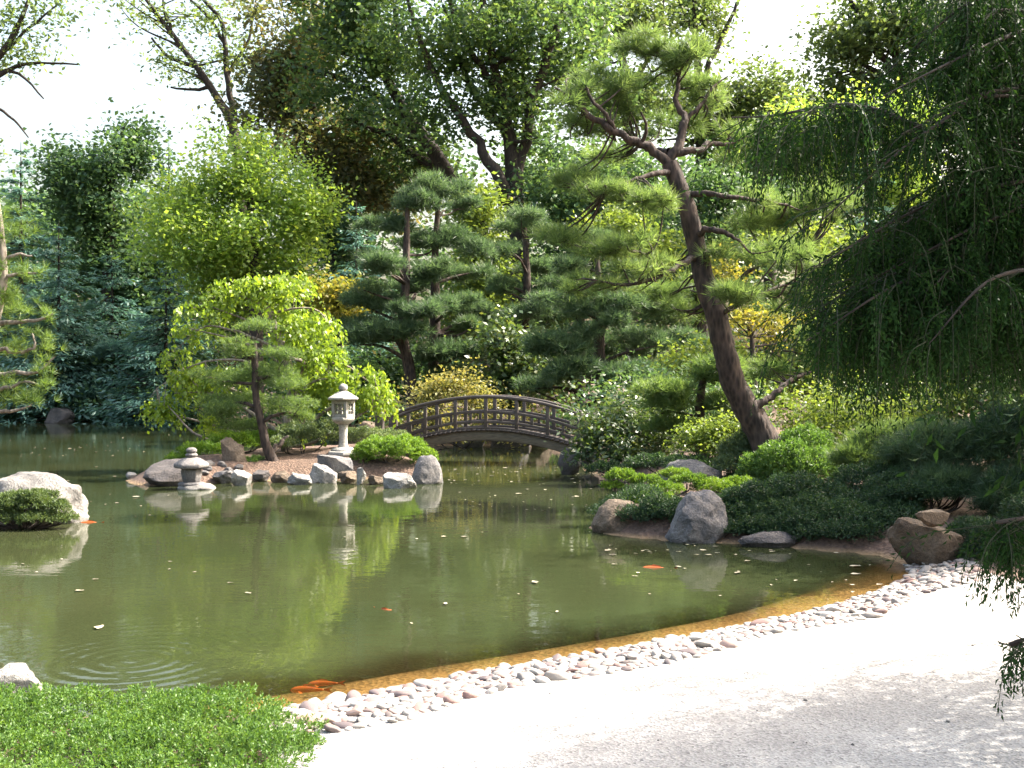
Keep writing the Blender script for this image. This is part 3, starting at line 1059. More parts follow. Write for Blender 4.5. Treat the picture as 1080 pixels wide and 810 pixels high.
# ------------------------------------------------------------------ left shore: broadleaf and conifers
tree("broadleaf_tree", "dark dense broadleaf tree with a pointed sunlit top beneath open sky", 64,
     [(112, 440, 0, 8), (114, 300, 0, 6), (118, 190, 0, 4), (132, 130, 0, 2)],
     [(112, 210, 0, 62, 60, 55), (138, 160, 0, 28, 40, 30), (90, 190, 0, 40, 40, 40), (120, 300, 1, 85, 60, 60)],
     'dark_leaf', n=20000, size=0.26, subs=14)
tree("birch_tree", "large yellow green birch like tree with a reddish trunk behind the weeping tree", 47,
     [(270, 430, 0, 8), (270, 330, 0, 7), (266, 250, 0, 5), (262, 160, 0, 2)],
     [(255, 180, 0, 60, 50, 50), (235, 250, 0, 85, 55, 60), (300, 240, 0, 55, 65, 50), (325, 215, 0, 30, 26, 28), (255, 300, 1, 95, 50, 60), (215, 215, 0, 45, 45, 40)],
     'birch_leaf', n=26000, size=0.17, subs=15, k=(0.2, 0.34), spread=2.6)
spruce("spruce_tree", "blue green spruce rising through open sky at the water's far corner", 22, 150, 60, 120)
spruce("spruce_tree", "narrow spruce topping out in the white sky left of the birch", 178, 150, 66, 95, dens=0.8)
spruce("spruce_tree", "broad blue spruce with tiered branches behind the bright edge pine", 62, 232, 57, 150, n_layer=22)
spruce("spruce_tree", "silvery blue spruce with a sharp tip between birch and twin pines", 376, 212, 44, 120, n_layer=22)
spruce("spruce_tree", "dark low spruce with drooping tiers left of the weeping tree", 175, 268, 53, 150, n_layer=20)
spruce("spruce_tree", "shaded spruce over the far bank between the two darker spruces", 118, 262, 60, 140, n_layer=20)
tree("evergreen_tree", "deeply shaded bushy evergreen overhanging the far pond bank", 59,
     [(120, 440, 0, 7), (122, 400, 0, 5), (125, 350, 0, 3)],
     [(70, 385, 0, 60, 32, 40), (140, 380, 0, 55, 38, 40), (190, 390, 0, 50, 40, 40), (10, 400, 0, 60, 36, 40), (120, 420, -2, 80, 16, 30)],
     'dark_leaf', n=15000, size=0.24, subs=9)
tree("spreading_evergreen", "low wide evergreen bough lit along its top over the far bank", 56.5,
     [(200, 443, 0, 5), (200, 420, 0, 4), (205, 395, 0, 2)],
     [(170, 375, 0, 50, 9, 30), (120, 372, 0, 40, 8, 25), (215, 400, 0, 40, 16, 25), (90, 416, 0, 55, 8, 25)],
     'spruce', kind='pine', n=2600, size=0.4, per=8, width=0.12, subs=5)

# ------------------------------------------------------------------ trees behind the bridge
def pads(lst):
    return [(a, b, d, rx, rz, rx * 0.8) for a, b, d, rx, rz in lst]


tree("pine_tree", "blue green pine with a bent trunk, leftmost of the pair behind the bridge", 36,
     [(436, 440, 0, 6.5), (432, 390, 0, 6), (424, 350, 0, 5.5), (428, 300, 0, 4.5), (429, 250, 0, 3.5), (430, 214, 0, 2)],
     pads([(430, 212, 0, 34, 16), (405, 240, 0, 30, 13), (450, 258, 1, 34, 15), (400, 280, -1, 34, 14), (385, 318, 0, 40, 17), (440, 330, -1, 34, 14),
           (400, 352, -1, 46, 15), (375, 345, 1, 36, 18), (430, 300, 2, 30, 12)]),
     'blue_pine', 'pine_bark', kind='pine', n=4200, size=0.3, per=10, width=0.08, subs=6, k=(0.3, 0.5), loose=0.25, autolimb=1, group="pines behind the bridge")
tree("pine_tree", "taller pine with a straight trunk beside the bent one behind the bridge", 37,
     [(456, 440, 0, 7), (457, 400, 0, 6.5), (459, 340, 0, 5.5), (459, 270, 0, 4), (463, 200, 0, 2)],
     pads([(462, 203, 0, 34, 15), (490, 220, 1, 20, 10), (480, 262, 0, 38, 18), (450, 285, -1, 30, 14), (492, 292, 1, 30, 14), (480, 320, -1, 32, 12),
           (488, 345, 0, 30, 11), (470, 372, -1, 40, 12), (500, 330, 1, 30, 12), (478, 395, 0, 36, 9)]),
     'blue_pine', 'pine_bark', kind='pine', n=4200, size=0.3, per=10, width=0.08, subs=6, k=(0.3, 0.5), loose=0.25, autolimb=1, group="pines behind the bridge")
tree("pine_tree", "mop topped pine with cloud pruned pads above the bridge's middle", 41,
     [(556, 440, 0, 5.5), (553, 350, 0, 5), (556, 300, 0, 4), (553, 240, 0, 2.5)],
     pads([(553, 236, 0, 32, 15), (580, 246, 0, 18, 13), (535, 262, -1, 24, 13), (570, 285, 1, 28, 11), (590, 305, 0, 30, 12), (530, 300, 0, 28, 12), (575, 330, -1, 40, 13), (535, 345, 1, 36, 16)]),
     'blue_pine', 'pine_bark', kind='pine', n=3400, size=0.3, per=10, width=0.08, subs=6, k=(0.3, 0.5), loose=0.25, group="pines behind the bridge")
tree("pine_tree", "dark blue pine in layered clouds, rising behind the bridge's right end", 32,
     [(640, 430, 0, 7), (632, 370, 0, 6), (634, 330, 0, 5), (630, 280, 0, 3), (632, 262, 0, 2)],
     pads([(632, 258, 0, 24, 12), (610, 285, 0, 30, 14), (655, 290, 0, 34, 15), (600, 320, -1, 38, 16), (650, 330, -1, 40, 16), (690, 318, 0, 36, 16),
           (600, 362, -1, 48, 16), (660, 365, 1, 46, 18), (705, 360, 0, 40, 16), (590, 392, -1, 44, 15), (645, 395, -1, 44, 15), (570, 405, 0, 30, 12), (700, 400, 1, 40, 14)]),
     'blue_pine', 'pine_bark', kind='pine', n=6200, size=0.28, per=10, width=0.08, subs=6, k=(0.3, 0.5), loose=0.25, group="pines behind the bridge")
tree("broadleaf_tree", "sunlit yellow green broadleaf tree between the pines and the oak trunk", 47,
     [(512, 430, 0, 5), (512, 330, 0, 4), (510, 220, 0, 2)],
     [(508, 225, 0, 24, 30, 24), (512, 275, 0, 30, 45, 30), (500, 330, 0, 30, 30, 30)], 'sunny_leaf', n=8000, size=0.19, subs=11)
tree("broadleaf_tree", "shadowy broadleaf tree filling the space right of the oak trunk", 50,
     [(612, 430, 0, 6), (612, 330, 0, 5), (612, 220, 0, 2)],
     [(610, 230, 0, 60, 60, 50), (650, 210, 1, 60, 60, 50), (590, 310, 0, 50, 50, 50), (690, 260, 1, 50, 60, 50)], 'dark_leaf', n=15000, size=0.22, subs=12)
tree("broadleaf_tree", "bright green leafy tree glowing behind the middle of the leaning pine", 38,
     [(664, 430, 0, 5), (664, 330, 0, 4), (662, 250, 0, 2)],
     [(660, 250, 0, 28, 30, 26), (640, 245, 1, 24, 20, 20), (690, 270, 1, 30, 30, 26)], 'sunny_leaf', n=5000, size=0.15, subs=9)
tree("broadleaf_tree", "dark leafy tree closing the gap between the birch and the twin pines", 57,
     [(352, 430, 0, 5), (352, 340, 0, 4), (352, 240, 0, 2)],
     [(350, 250, 0, 36, 40, 40), (365, 310, 0, 40, 45, 40), (330, 330, 0, 36, 40, 40)], 'dark_leaf', n=9000, size=0.22, subs=12)
tree("broadleaf_tree", "deep green tree standing in shade directly behind the leaning pine's trunk", 44,
     [(738, 430, 0, 6), (738, 330, 0, 5), (736, 210, 0, 2)],
     [(735, 210, 0, 60, 50, 50), (700, 300, 0, 50, 55, 50), (770, 290, 0, 60, 60, 50), (820, 230, 1, 50, 50, 50)], 'dark_leaf', n=13000, size=0.19, subs=13)
tree("maple_tree", "small maple turning golden beside the twin pines", 38,
     [(358, 430, 0, 4), (358, 370, 0, 3), (356, 310, 0, 1.5)],
     [(356, 308, 0, 26, 20, 22), (350, 335, 0, 24, 20, 22)], 'yellow_leaf', n=2600, size=0.15, subs=8)
tree("maple_tree", "yellow leaved maple seen past the leaning pine's trunk", 27,
     [(795, 455, 0, 5), (795, 400, 0, 4), (792, 345, 0, 1.5)],
     [(795, 338, 0, 30, 20, 24), (765, 285, 0, 24, 12, 18), (820, 350, 1, 24, 18, 20)], 'yellow_leaf', n=2300, size=0.11, subs=8)
tree("broadleaf_tree", "yellow green sunlit treetop beneath the bluish many stemmed tree", 40,
     [(935, 430, 0, 6), (935, 300, 0, 5), (932, 140, 0, 2)],
     [(905, 130, 0, 38, 30, 34), (960, 130, 0, 46, 36, 36), (870, 160, 0, 34, 34, 34), (930, 200, 0, 70, 50, 50), (840, 130, 0, 22, 24, 22)], 'birch_leaf', n=13000, size=0.15, subs=13)
spruce("spruce_tree", "thin spire spruce poking above the drooping cypress bough", 914, 92, 38, 90, n_layer=24, dens=0.8)
tree("broadleaf_tree", "open light green tree behind the right half of the leaning pine", 30,
     [(860, 440, 0, 5), (862, 360, 0, 4), (865, 260, 0, 2)],
     [(850, 260, 0, 55, 40, 40), (880, 340, 0, 55, 45, 40), (820, 400, 0, 55, 35, 40), (900, 410, 0, 55, 40, 40), (740, 390, 0, 55, 45, 40)], 'sunny_leaf', n=13000, size=0.12, subs=12, k=(0.22, 0.36))
tree("broadleaf_tree", "leafy green tree beyond the cypress trunk at the bank's shaded corner", 18,
     [(1050, 450, 0, 8), (1050, 400, 0, 6), (1048, 350, 0, 3)],
     [(1050, 370, 0, 60, 60, 50), (1090, 300, 0, 60, 70, 50), (1020, 430, 0, 60, 40, 45), (960, 430, 2, 50, 40, 45)], 'sunny_leaf', n=10000, size=0.09, subs=12)
tree("evergreen_tree", "tall dense evergreen mostly out of view, added to shade the right bank", 14.8,  # shade tree added beyond the frame to keep the right bank dark
     [(1200, 450, 0, 14), (1200, 300, 0, 11), (1195, 60, 0, 7), (1195, -90, 0, 3)],
     [(1190, 230, 0, 110, 130, 110), (1190, 40, 0, 90, 110, 100), (1140, 330, 0, 80, 60, 90), (1230, 300, -2, 110, 110, 100)], 'dark_leaf', n=26000, size=0.11, subs=26, k=(.2, .34))
tree("broadleaf_tree", "dark green glossy leaved small tree right behind the bridge deck", 35,
     [(540, 440, 0, 4), (540, 400, 0, 3), (540, 350, 0, 1.5)],
     [(540, 375, 0, 40, 36, 34), (525, 410, 0, 40, 26, 30), (575, 400, 0, 36, 26, 30)], 'rhodo_leaf', n=6500, size=0.15, subs=10)
tree("broadleaf_tree", "green leafy tree under the twin pines left of the bridge", 40,
     [(400, 430, 0, 4), (400, 400, 0, 3), (400, 370, 0, 1.5)],
     [(400, 390, 0, 60, 30, 40), (345, 385, 1, 50, 40, 40), (455, 400, 1, 40, 30, 36)], 'dark_leaf', n=8000, size=0.17, subs=10)

# ------------------------------------------------------------------ the leaning pine and its neighbours
RP = pads([(635, 92, .3, 50, 22), (600, 105, -.2, 32, 18), (620, 140, .3, 36, 12), (690, 75, .6, 50, 28), (750, 95, .5, 46, 26), (715, 60, .1, 34, 20), (655, 120, .5, 30, 12), (650, 160, 1, 40, 14), (785, 150, .8, 44, 26),
           (715, 135, 1.1, 40, 16), (690, 50, .6, 40, 18), (640, 205, -.5, 45, 15), (600, 190, .3, 40, 14), (690, 215, -1, 35, 10), (640, 262, -.8, 62, 15), (590, 250, 0, 40, 12), (680, 285, -1, 50, 13), (625, 300, -.4, 45, 13),
           (790, 225, .3, 50, 26), (840, 230, .8, 50, 26), (880, 215, .8, 36, 22), (800, 270, -.4, 55, 24), (860, 280, .4, 55, 24), (770, 310, -1.0, 36, 12), (850, 320, .2, 50, 18),
           (700, 305, 1, 45, 16), (720, 330, .8, 40, 12), (830, 390, .6, 40, 20), (870, 355, .9, 36, 18)])
tree("pine_tree", "big leaning pine with a bare curved trunk over the right bank", 17.5,
     [(820, 512, 0, 18), (810, 472, .1, 16), (793, 440, .1, 14.5), (774, 405, 0, 13), (764, 370, -.1, 12), (757, 338, -.1, 11.4), (744, 300, 0, 11), (735, 262, .1, 10.4), (724, 218, 0, 9.6), (706, 172, 0, 8.5)],
     RP, 'red_pine', 'pine_bark', limbs=[
         [(706, 176, 0, 8), (690, 158, 0, 7), (662, 146, -.1, 6), (640, 133, -.2, 5), (618, 118, -.2, 4), (604, 104, -.2, 3), (585, 92, -.2, 1.5)],
         [(650, 140, -.1, 4), (640, 122, -.3, 3), (624, 105, -.3, 2.4), (618, 90, -.3, 1.5)],
         [(676, 152, 0, 3.5), (682, 135, -.2, 2.5), (676, 118, -.3, 1.5)],
         [(704, 176, 0, 8), (716, 150, .1, 7), (722, 128, .2, 5.5), (712, 104, .3, 4), (716, 82, .4, 3), (706, 60, .4, 1.5)],
         [(722, 128, .2, 4), (738, 112, .3, 3), (752, 92, .4, 2), (768, 80, .5, 1)],
         [(710, 164, 0, 7), (735, 158, .1, 5), (752, 152, .3, 4), (775, 150, .5, 2)],
         [(706, 160, 0, 6), (686, 158, .4, 4), (672, 150, .6, 2.5)],
         [(712, 182, 0, 5), (690, 184, -.3, 4), (664, 192, -.5, 2.5), (640, 200, -.6, 1.5)],
         [(724, 206, 0, 5), (752, 204, -.3, 4), (788, 210, -.3, 3), (830, 216, 0, 2)],
         [(735, 246, 0, 5.5), (752, 242, -.3, 4.5), (768, 247, -.4, 3.5), (782, 256, -.5, 1.5)],
         [(740, 268, 0, 4), (756, 266, -.2, 3.4), (760, 268, -.2, 2.2)],
         [(735, 272, 0, 5), (715, 282, -.5, 4), (690, 294, -.8, 3), (655, 300, -.9, 2.2), (630, 296, -.9, 1.3)],
         [(790, 432, 0, 9), (806, 424, 0, 6), (820, 410, .1, 4.5), (838, 398, .3, 3), (860, 390, .6, 1.5)],
         [(700, 290, -.8, 2.5), (680, 268, -.8, 2), (655, 262, -.8, 1)], [(757, 335, 0, 4), (785, 318, -.6, 3), (830, 300, -.2, 2), (860, 292, .2, 1)],
         [(752, 320, 0, 4), (800, 280, .1, 3), (850, 265, .6, 1.6)]],
     kind='pine', n=4000, size=0.23, per=18, width=0.04, subs=7, k=(0.2, 0.42), autolimb=0, up=0.35, loose=0.3, limb_r=.72, twigs=.02)
tree("pine_tree", "soft light green pine standing in sun behind the leaning pine's foot", 21.5,
     [(742, 475, 0, 6), (738, 430, 0, 5), (745, 380, 0, 3)],
     pads([(745, 390, 0, 40, 22), (700, 420, 0, 40, 18), (770, 430, 0, 36, 18), (735, 450, 0, 50, 14)]),
     'green_pine', 'pine_bark', kind='pine', n=2400, size=0.2, per=10, width=0.08, subs=3, k=(0.5, 0.7))
LP = [(20, 246, 0, 16, 9, 16), (36, 290, 0, 12, 9, 14), (8, 290, 0, 14, 9, 14), (22, 330, 0, 20, 12, 16), (48, 335, 0, 9, 8, 10), (6, 318, 0, 14, 10, 14), (30, 358, 0, 18, 9, 14), (12, 370, 0, 14, 8, 12),
      (48, 372, 0, 14, 12, 14), (44, 394, 0, 10, 8, 10), (12, 405, 0, 14, 10, 14), (30, 424, 0, 16, 10, 14), (48, 410, 0, 8, 8, 10), (8, 425, 0, 16, 9, 14), (-20, 330, 0, 30, 60, 40), (-20, 240, 0, 30, 30, 30)]
tree("pine_tree", "sparse bright needled pine with pale horizontal branches at the water's edge", 18,
     [(-24, 520, 0, 9), (-20, 440, 0, 8), (-8, 350, 0, 6), (2, 300, 0, 5), (2, 255, 0, 3.5), (-4, 200, 0, 2)],
     LP, 'left_pine', 'pale_bark', limbs=[
         [(2, 272, 0, 2.2), (18, 268, 0, 1.6), (34, 270, 0, 0.9)], [(0, 293, 0, 2.4), (20, 289, 0, 1.7), (38, 288, 0, 1)],
         [(-6, 342, 0, 3), (24, 340, 0, 2.2), (46, 336, 0, 1.5), (56, 331, 0, 0.9)], [(-10, 366, 0, 3), (10, 369, 0, 2.3), (28, 371, 0, 1.8), (37, 364, 0, 1.4), (34, 352, 0, 0.9)],
         [(-12, 396, 0, 3), (15, 394, 0, 2.4), (40, 392, 0, 1.8), (50, 384, 0, 1.2), (58, 376, 0, 0.8)], [(-12, 412, 0, 3), (10, 408, 0, 2), (30, 402, 0, 1.4), (44, 408, 0, 0.8)],
         [(-16, 432, 0, 3), (6, 434, 0, 2), (24, 431, 0, 1.3), (34, 426, 0, 0.8)]],
     kind='pine', n=420, size=0.19, per=26, width=0.05, subs=0, autolimb=0, up=1.2, loose=0.3)

# ------------------------------------------------------------------ the island's trees
WT = [(265, 305, 0, 55, 16, 40), (300, 300, 0, 30, 18, 30), (225, 325, 0, 34, 14, 30), (310, 335, 0, 45, 18, 36), (215, 350, 0, 28, 16, 28), (340, 370, 0, 42, 20, 34), (196, 392, 0, 30, 14, 26), (225, 395, 0, 36, 22, 30),
      (190, 425, 0, 26, 15, 24), (370, 395, 0, 34, 18, 30), (395, 420, 0, 24, 14, 22), (345, 415, 0, 28, 24, 26), (325, 400, .4, 24, 24, 22), (400, 408, 0, 20, 12, 18), (218, 440, 0, 18, 16, 18), (318, 352, .6, 26, 12, 22), (165, 430, 0, 16, 10, 14), (412, 425, 0, 14, 9, 12), (180, 372, 0, 18, 9, 16), (325, 440, .3, 16, 16, 16)]
tree("weeping_tree", "bright lime green weeping tree shining behind the small island pine", 24.6,
     [(302, 468, 0, 6), (304, 440, 0, 5.5), (308, 405, 0, 5), (296, 360, 0, 4), (280, 320, 0, 3), (275, 295, 0, 1.5)],
     WT, 'lime_leaf', 'pale_bark', limbs=[
         [(308, 400, 0, 4), (322, 384, -.5, 3.6), (310, 378, -.7, 3), (295, 374, -.8, 2)],
         [(306, 405, 0, 4), (330, 385, 0, 3), (362, 385, 0, 2), (392, 405, 0, 1.2)],
         [(300, 370, 0, 3), (250, 350, 0, 2.2), (215, 345, 0, 1.4), (190, 365, 0, 0.8)],
         [(304, 400, 0, 3), (255, 380, 0, 2.2), (205, 385, 0, 1.4), (165, 410, 0, 0.8)],
         [(285, 325, 0, 2.4), (240, 310, 0, 1.6), (205, 325, 0, 0.8)], [(285, 330, 0, 2.4), (330, 325, 0, 1.6), (350, 345, 0, 0.8)]],
     kind='weep', limb_r=.6, twigs=.009, n=880, size=0.12, subs=4, k=(0.22, 0.55), per=14)
IP = pads([(268, 344, 0, 30, 10), (246, 366, -.1, 30, 10), (292, 372, 0, 30, 12), (236, 400, 0, 34, 12), (300, 402, 0, 34, 13), (262, 392, .3, 30, 10), (232, 438, -.2, 28, 14), (262, 452, .2, 30, 12), (304, 430, 0, 32, 14), (250, 425, .3, 34, 12), (318, 440, .1, 20, 9)])
tree("pine_tree", "small cloud pruned pine with a slanting trunk on the island's edge", 22.6,
     [(289, 492, 0, 6.4), (281, 470, 0, 5), (276, 448, 0, 4.4), (270, 420, 0, 3.8), (269, 390, 0, 3.6), (268, 362, 0, 3)],
     IP, 'green_pine', 'pine_bark', limbs=[
         [(272, 430, 0, 3), (250, 425, 0, 2), (232, 438, 0, 1.2)], [(270, 400, 0, 3), (290, 396, 0, 2), (304, 402, 0, 1.2)], [(269, 380, 0, 2.5), (255, 372, 0, 1.8), (244, 368, 0, 1)],
         [(276, 445, 0, 3), (295, 436, 0, 2), (312, 436, 0, 1.2)], [(270, 405, 0, 2.5), (250, 404, 0, 1.8), (234, 402, 0, 1)], [(285, 478, 0, 4), (296, 466, .2, 3), (304, 460, .3, 1.4)]],
     kind='pine', n=4600, size=0.1, per=8, width=0.1, subs=3, k=(0.5, 0.75), autolimb=0, up=0.9, limb_r=.8, twigs=.012)

# ------------------------------------------------------------------ the drooping cypress that hangs in from the right
def frond(st, lf, p, out, length, n=22, leaf=0.026, wide=.32):
    """A drooping feathery spray: a curved stem, side branchlets and scale leaflets."""
    out = np.array([out[0], out[1], 0.0])
    tip = p + out * length * 0.8 + np.array([0, 0, -length])
    mid = p + out * length * 0.55 + np.array([0, 0, -length * 0.30])
    pts = smooth_path([p, mid, tip], 4)
    tube(st, pts, np.linspace(0.0032, 0.0012, len(pts)), 3)
    plane = rnd_unit(1)[0]
    m = max(5, int(n * 0.5))
    for j in range(m):
        t = 0.08 + 0.9 * j / m
        idx = t * (len(pts) - 1)
        i = min(int(idx), len(pts) - 2)
        f = idx - i
        b = pts[i] * (1 - f) + pts[i + 1] * f
        tang = unit(pts[i + 1] - pts[i])
        side = unit(np.cross(tang, plane)) * (1 if j % 2 else -1)
        bl = length * wide * (1.1 - 0.75 * t) * R.uniform(.6, 1.2)
        d = unit(tang * 0.8 + side * 0.75 + np.array([0, 0, -.35]) + R.normal(size=3) * .15)
        k = max(3, int(bl / leaf * 2.2))
        tt = np.linspace(0, 1, k)[:, None]
        base = b + d * bl * tt + np.array([0, 0, -.25]) * bl * tt ** 2
        sg = np.where(np.arange(k) % 2 == 0, 1, -1)[:, None]
        s2 = unit(np.cross(d, plane))
        dd = unit(d + s2 * sg * .55 + R.normal(size=(k, 3)) * .25 + np.array([0, 0, -.25]))
        L = leaf * R.uniform(.8, 1.4, k)
        diamonds(lf, base, dd, unit(R.normal(size=(k, 3)) * .7 + plane), L, L * .3, .4)


def cypress():
    Y = 8.3
    tx, ty = 4.3, 5.3
    base = np.array([tx, ty, gh(tx, ty)])
    t = thing("cypress_tree", base, "dark drooping cypress with hanging feathery sprays over the gravel shore", "tree")
    st, lf, wood = MB(), MB(), MB()
    tr = smooth_path([[tx, ty, base[2] - 0.1, .2], [tx - .05, ty, 2, .16], [tx, ty - .1, 3.8, .11], [tx + .05, ty, 6.0, .04]], 6)
    tube(wood, tr[:, :3], tr[:, 3], 10, 0.05)

    def limb(rows, y0, hang=0, hl=(50, 110), start=True):
        pts = [list(P(a, b, y0 + d)) + [r * y0 / F] for a, b, d, r in rows]
        if start:
            z = pts[0][2]
            pts = [[tx, ty, z + 0.1, pts[0][3] * 1.3]] + pts
        pr = smooth_path(pts, 6)
        tube(wood, pr[:, :3], pr[:, 3], 6, 0.05)
        for q in range(hang):
            k = R.integers(6, len(pr))
            p = pr[k, :3] + R.normal(size=3) * np.array([.03, .07, .015])
            frond(st, lf, p, R.normal(size=2) * 0.7, R.uniform(*hl) * y0 / F)
        return pr

    limb([(1075, 158, 0, 5), (1030, 151, 0, 4.5), (975, 138, -.2, 3.8), (935, 120, -.3, 3), (900, 112, -.3, 2.4), (860, 114, -.2, 1.8), (815, 122, -.1, 1.2), (772, 124, 0, .7)], 4.5, 110, (40, 105))
    limb([(930, 118, -.3, 1.5), (905, 130, 0, 1.2), (850, 140, .2, .9), (800, 150, .3, .6)], 4.5, 46, (30, 80), False)
    limb([(1078, 182, 0, 4), (1055, 212, 0, 3.2), (1030, 246, -.1, 2.6), (1000, 270, -.2, 2), (960, 285, -.3, 1.6), (905, 300, -.3, 1), (860, 330, -.2, .6)], 4.6, 130, (60, 130))
    limb([(1079, 296, 0, 4), (1050, 300, 0, 3), (1030, 312, -.1, 2), (1000, 330, -.2, 1.4), (960, 345, 0, 1), (900, 360, .2, .7)], 4.7, 120, (50, 110))
    limb([(1076, 90, 0, 4), (1040, 70, 0, 3), (1000, 62, .2, 2), (960, 70, .4, 1)], 4.9, 26, (30, 60))
    limb([(1079, 20, 0, 4), (1050, 4, 0, 3), (1000, -10, .2, 2), (940, -12, .4, 1)], 4.7, 40, (10, 34))
    limb([(1090, 545, 0, 2.4), (1070, 552, -.1, 1.6), (1055, 570, -.1, 1)], 4.3, 46, (45, 95))
    limb([(1100, 670, 0, 2.2), (1085, 680, 0, 1.4), (1074, 690, 0, .8)], 4.3, 16, (30, 55))
    # drooping boughs: each carries fan shaped sprays that get shorter towards its tip
    for q in range(46):
        y0 = R.uniform(4.0, 5.2)
        x1, y1 = R.uniform(845, 1030), R.uniform(235, 372)
        if q % 9 == 0:
            x1, y1 = R.uniform(930, 1050), R.uniform(20, 170)
        sx_, sy_ = R.uniform(1085, 1150), y1 - R.uniform(40, 150) * (1120 - x1) / 220
        mx, my = (x1 + sx_) / 2 + R.uniform(-15, 15), (y1 + sy_) / 2 - R.uniform(8, 34)
        rows = [list(P(sx_, sy_, y0 + .25)) + [.011], list(P(mx, my, y0 + R.normal() * .12)) + [.007], list(P(x1, y1, y0 - .1)) + [.0022]]
        if q % 4 == 0:
            rows = [[tx, ty, rows[0][2] + .15, .02]] + rows
        pr = smooth_path(rows, 8)
        tube(wood, pr[:, :3], pr[:, 3], 5, .05)
        pr = pr[-17:]
        n = int(R.uniform(24, 40))
        for j in range(n):
            f = (j + R.random()) / n
            i = min(int(f * 16), 15)
            g = f * 16 - i
            p = pr[i, :3] * (1 - g) + pr[i + 1, :3] * g + R.normal(size=3) * np.array([.015, .03, .01])
            o = unit(pr[i + 1, :3] - pr[i, :3])[:2] * .35 + R.normal(size=2) * .45
            frond(st, lf, p, o, R.uniform(48, 96) * (1.15 - .5 * f) * y0 / F, 24, .024, R.uniform(.38, .6))
    for (x0, y0, x1, y1, n, la, lb) in [(1010, -20, 1090, 130, 110, 40, 80), (1035, 170, 1090, 270, 90, 40, 80), (900, 260, 1035, 350, 90, 40, 80)]:
        anc = [(R.uniform(x0, x1), R.uniform(y0, y1), R.uniform(4.1, 5.3)) for _ in range(max(6, n // 10))]
        for q in range(n):
            ax_, ay_, yy = anc[R.integers(len(anc))]
            yy += R.normal() * .08
            p = P(ax_ + R.normal() * 13, ay_ + R.normal() * 9, yy)
            frond(st, lf, p, R.normal(size=2) * 0.5 + np.array([-.3, -.1]), R.uniform(la, lb) * yy / F, 22, .024, .5)
    # the rest of the crown, out of the photograph to the right
    for q in range(1700):
        a, h = R.uniform(0, 2 * math.pi), R.uniform(1.9, 5.6)
        rad = (2.3 - 0.3 * h) * R.uniform(.2, 1) ** .5
        cx, cy_ = (tx + .5, ty + .45) if q % 12 else (tx + 1.2, ty + 2.0)
        p = np.array([cx + rad * math.cos(a), cy_ + rad * math.sin(a), h])
        if abs(p[0]) < 0.5 * p[1] + .1:
            continue
        frond(st, lf, p, R.normal(size=2) * .6, R.uniform(.35, .8), 12, .09)
    for q in range(620):  # dense block of unseen sprays, added to shade the hanging boughs
        yy = R.uniform(4.0, 5.5)
        p = np.array([.5 * yy + R.uniform(.15, 1.3), yy, R.uniform(2.4, 4.7)])
        frond(st, lf, p, R.normal(size=2) * .6, R.uniform(.3, .6), 12, .06)
    wood.build("trunk", M['bark'], t, True)
    st.build("twigs", M['cypress_twig'], t, True)
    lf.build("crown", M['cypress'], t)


cypress()

# ------------------------------------------------------------------ shrubs
near = []
for i in range(9):
    for j in range(6):
        x, y = -4.5 + i * .4 + R.uniform(-.1, .1), 3.9 + j * .42 + R.uniform(-.1, .1)
        if x > -1.22 or (y > 5.75 and x > -1.4):
            continue
        near.append((x, y, 0.04 + R.uniform(-.05, .05), R.uniform(.32, .42), R.uniform(.3, .4), R.uniform(.18, .25)))
near += [(-1.2, 5.3, .06, .2, .25, .17), (-1.2, 4.85, .06, .24, .25, .18), (-1.08, 5.35, .05, .16, .2, .13), (-1.35, 5.7, .05, .26, .2, .15)]
shrub("juniper_shrub", "thick bright green creeping juniper mound beside the gravel path", near, 'near_juniper', 52000, 0.02, leaves=9, w=0.42, spread=0.55)
shrub("juniper_shrub", "small creeping juniper growing down the front of the pale boulder in the water",
      [C(6, 536, 14.5, 18, 14), C(34, 531, 14.55, 16, 13), C(58, 538, 14.55, 15, 10), C(-15, 536, 14.5, 18, 14), C(22, 526, 14.7, 18, 6), C(5, 548, 14.45, 22, 7), C(40, 548, 14.45, 22, 7), C(68, 548, 14.55, 13, 5), C(-20, 548, 14.5, 20, 7), C(48, 524, 14.75, 12, 5)], 'rock_juniper', 5200, 0.033, leaves=8)
shrub("juniper_shrub", "bright sprawling juniper sloping to the water behind the island's standing stone",
      [C(215, 477, 23.2, 26, 9), C(245, 468, 23.8, 26, 11), C(275, 466, 24.2, 22, 11), C(190, 484, 23.0, 16, 4)], 'bright_juniper', 2300, 0.05, leaves=8, spread=.5)
shrub("juniper_shrub", "grey green airy bush between the small island pine and the tall lantern",
      [C(318, 460, 23.8, 26, 14), C(345, 456, 24.0, 18, 12), C(298, 470, 23.2, 14, 7)], 'grey_juniper', 1900, 0.055, leaves=8)
shrub("juniper_shrub", "silvery green low bush directly behind the tall stone lantern", [C(385, 462, 25.2, 26, 9), C(412, 463, 25.5, 18, 8), C(360, 462, 25.3, 16, 9)], 'grey_juniper', 1300, 0.055, leaves=8)
shrub("juniper_shrub", "rounded bright green juniper at the right foot of the tall stone lantern",
      [C(400, 478, 22.9, 24, 16), C(425, 478, 22.9, 26, 17), C(447, 484, 22.8, 12, 11), C(382, 484, 22.9, 12, 10)], 'bright_juniper', 2700, 0.05, leaves=8)
shrub("ground_cover", "little grass green tuft between the standing stone and the pine's foot", [C(262, 488, 22.4, 10, 3.5), C(272, 486, 22.6, 8, 3)], 'juniper', 260, 0.045, leaves=7, cat="plant")

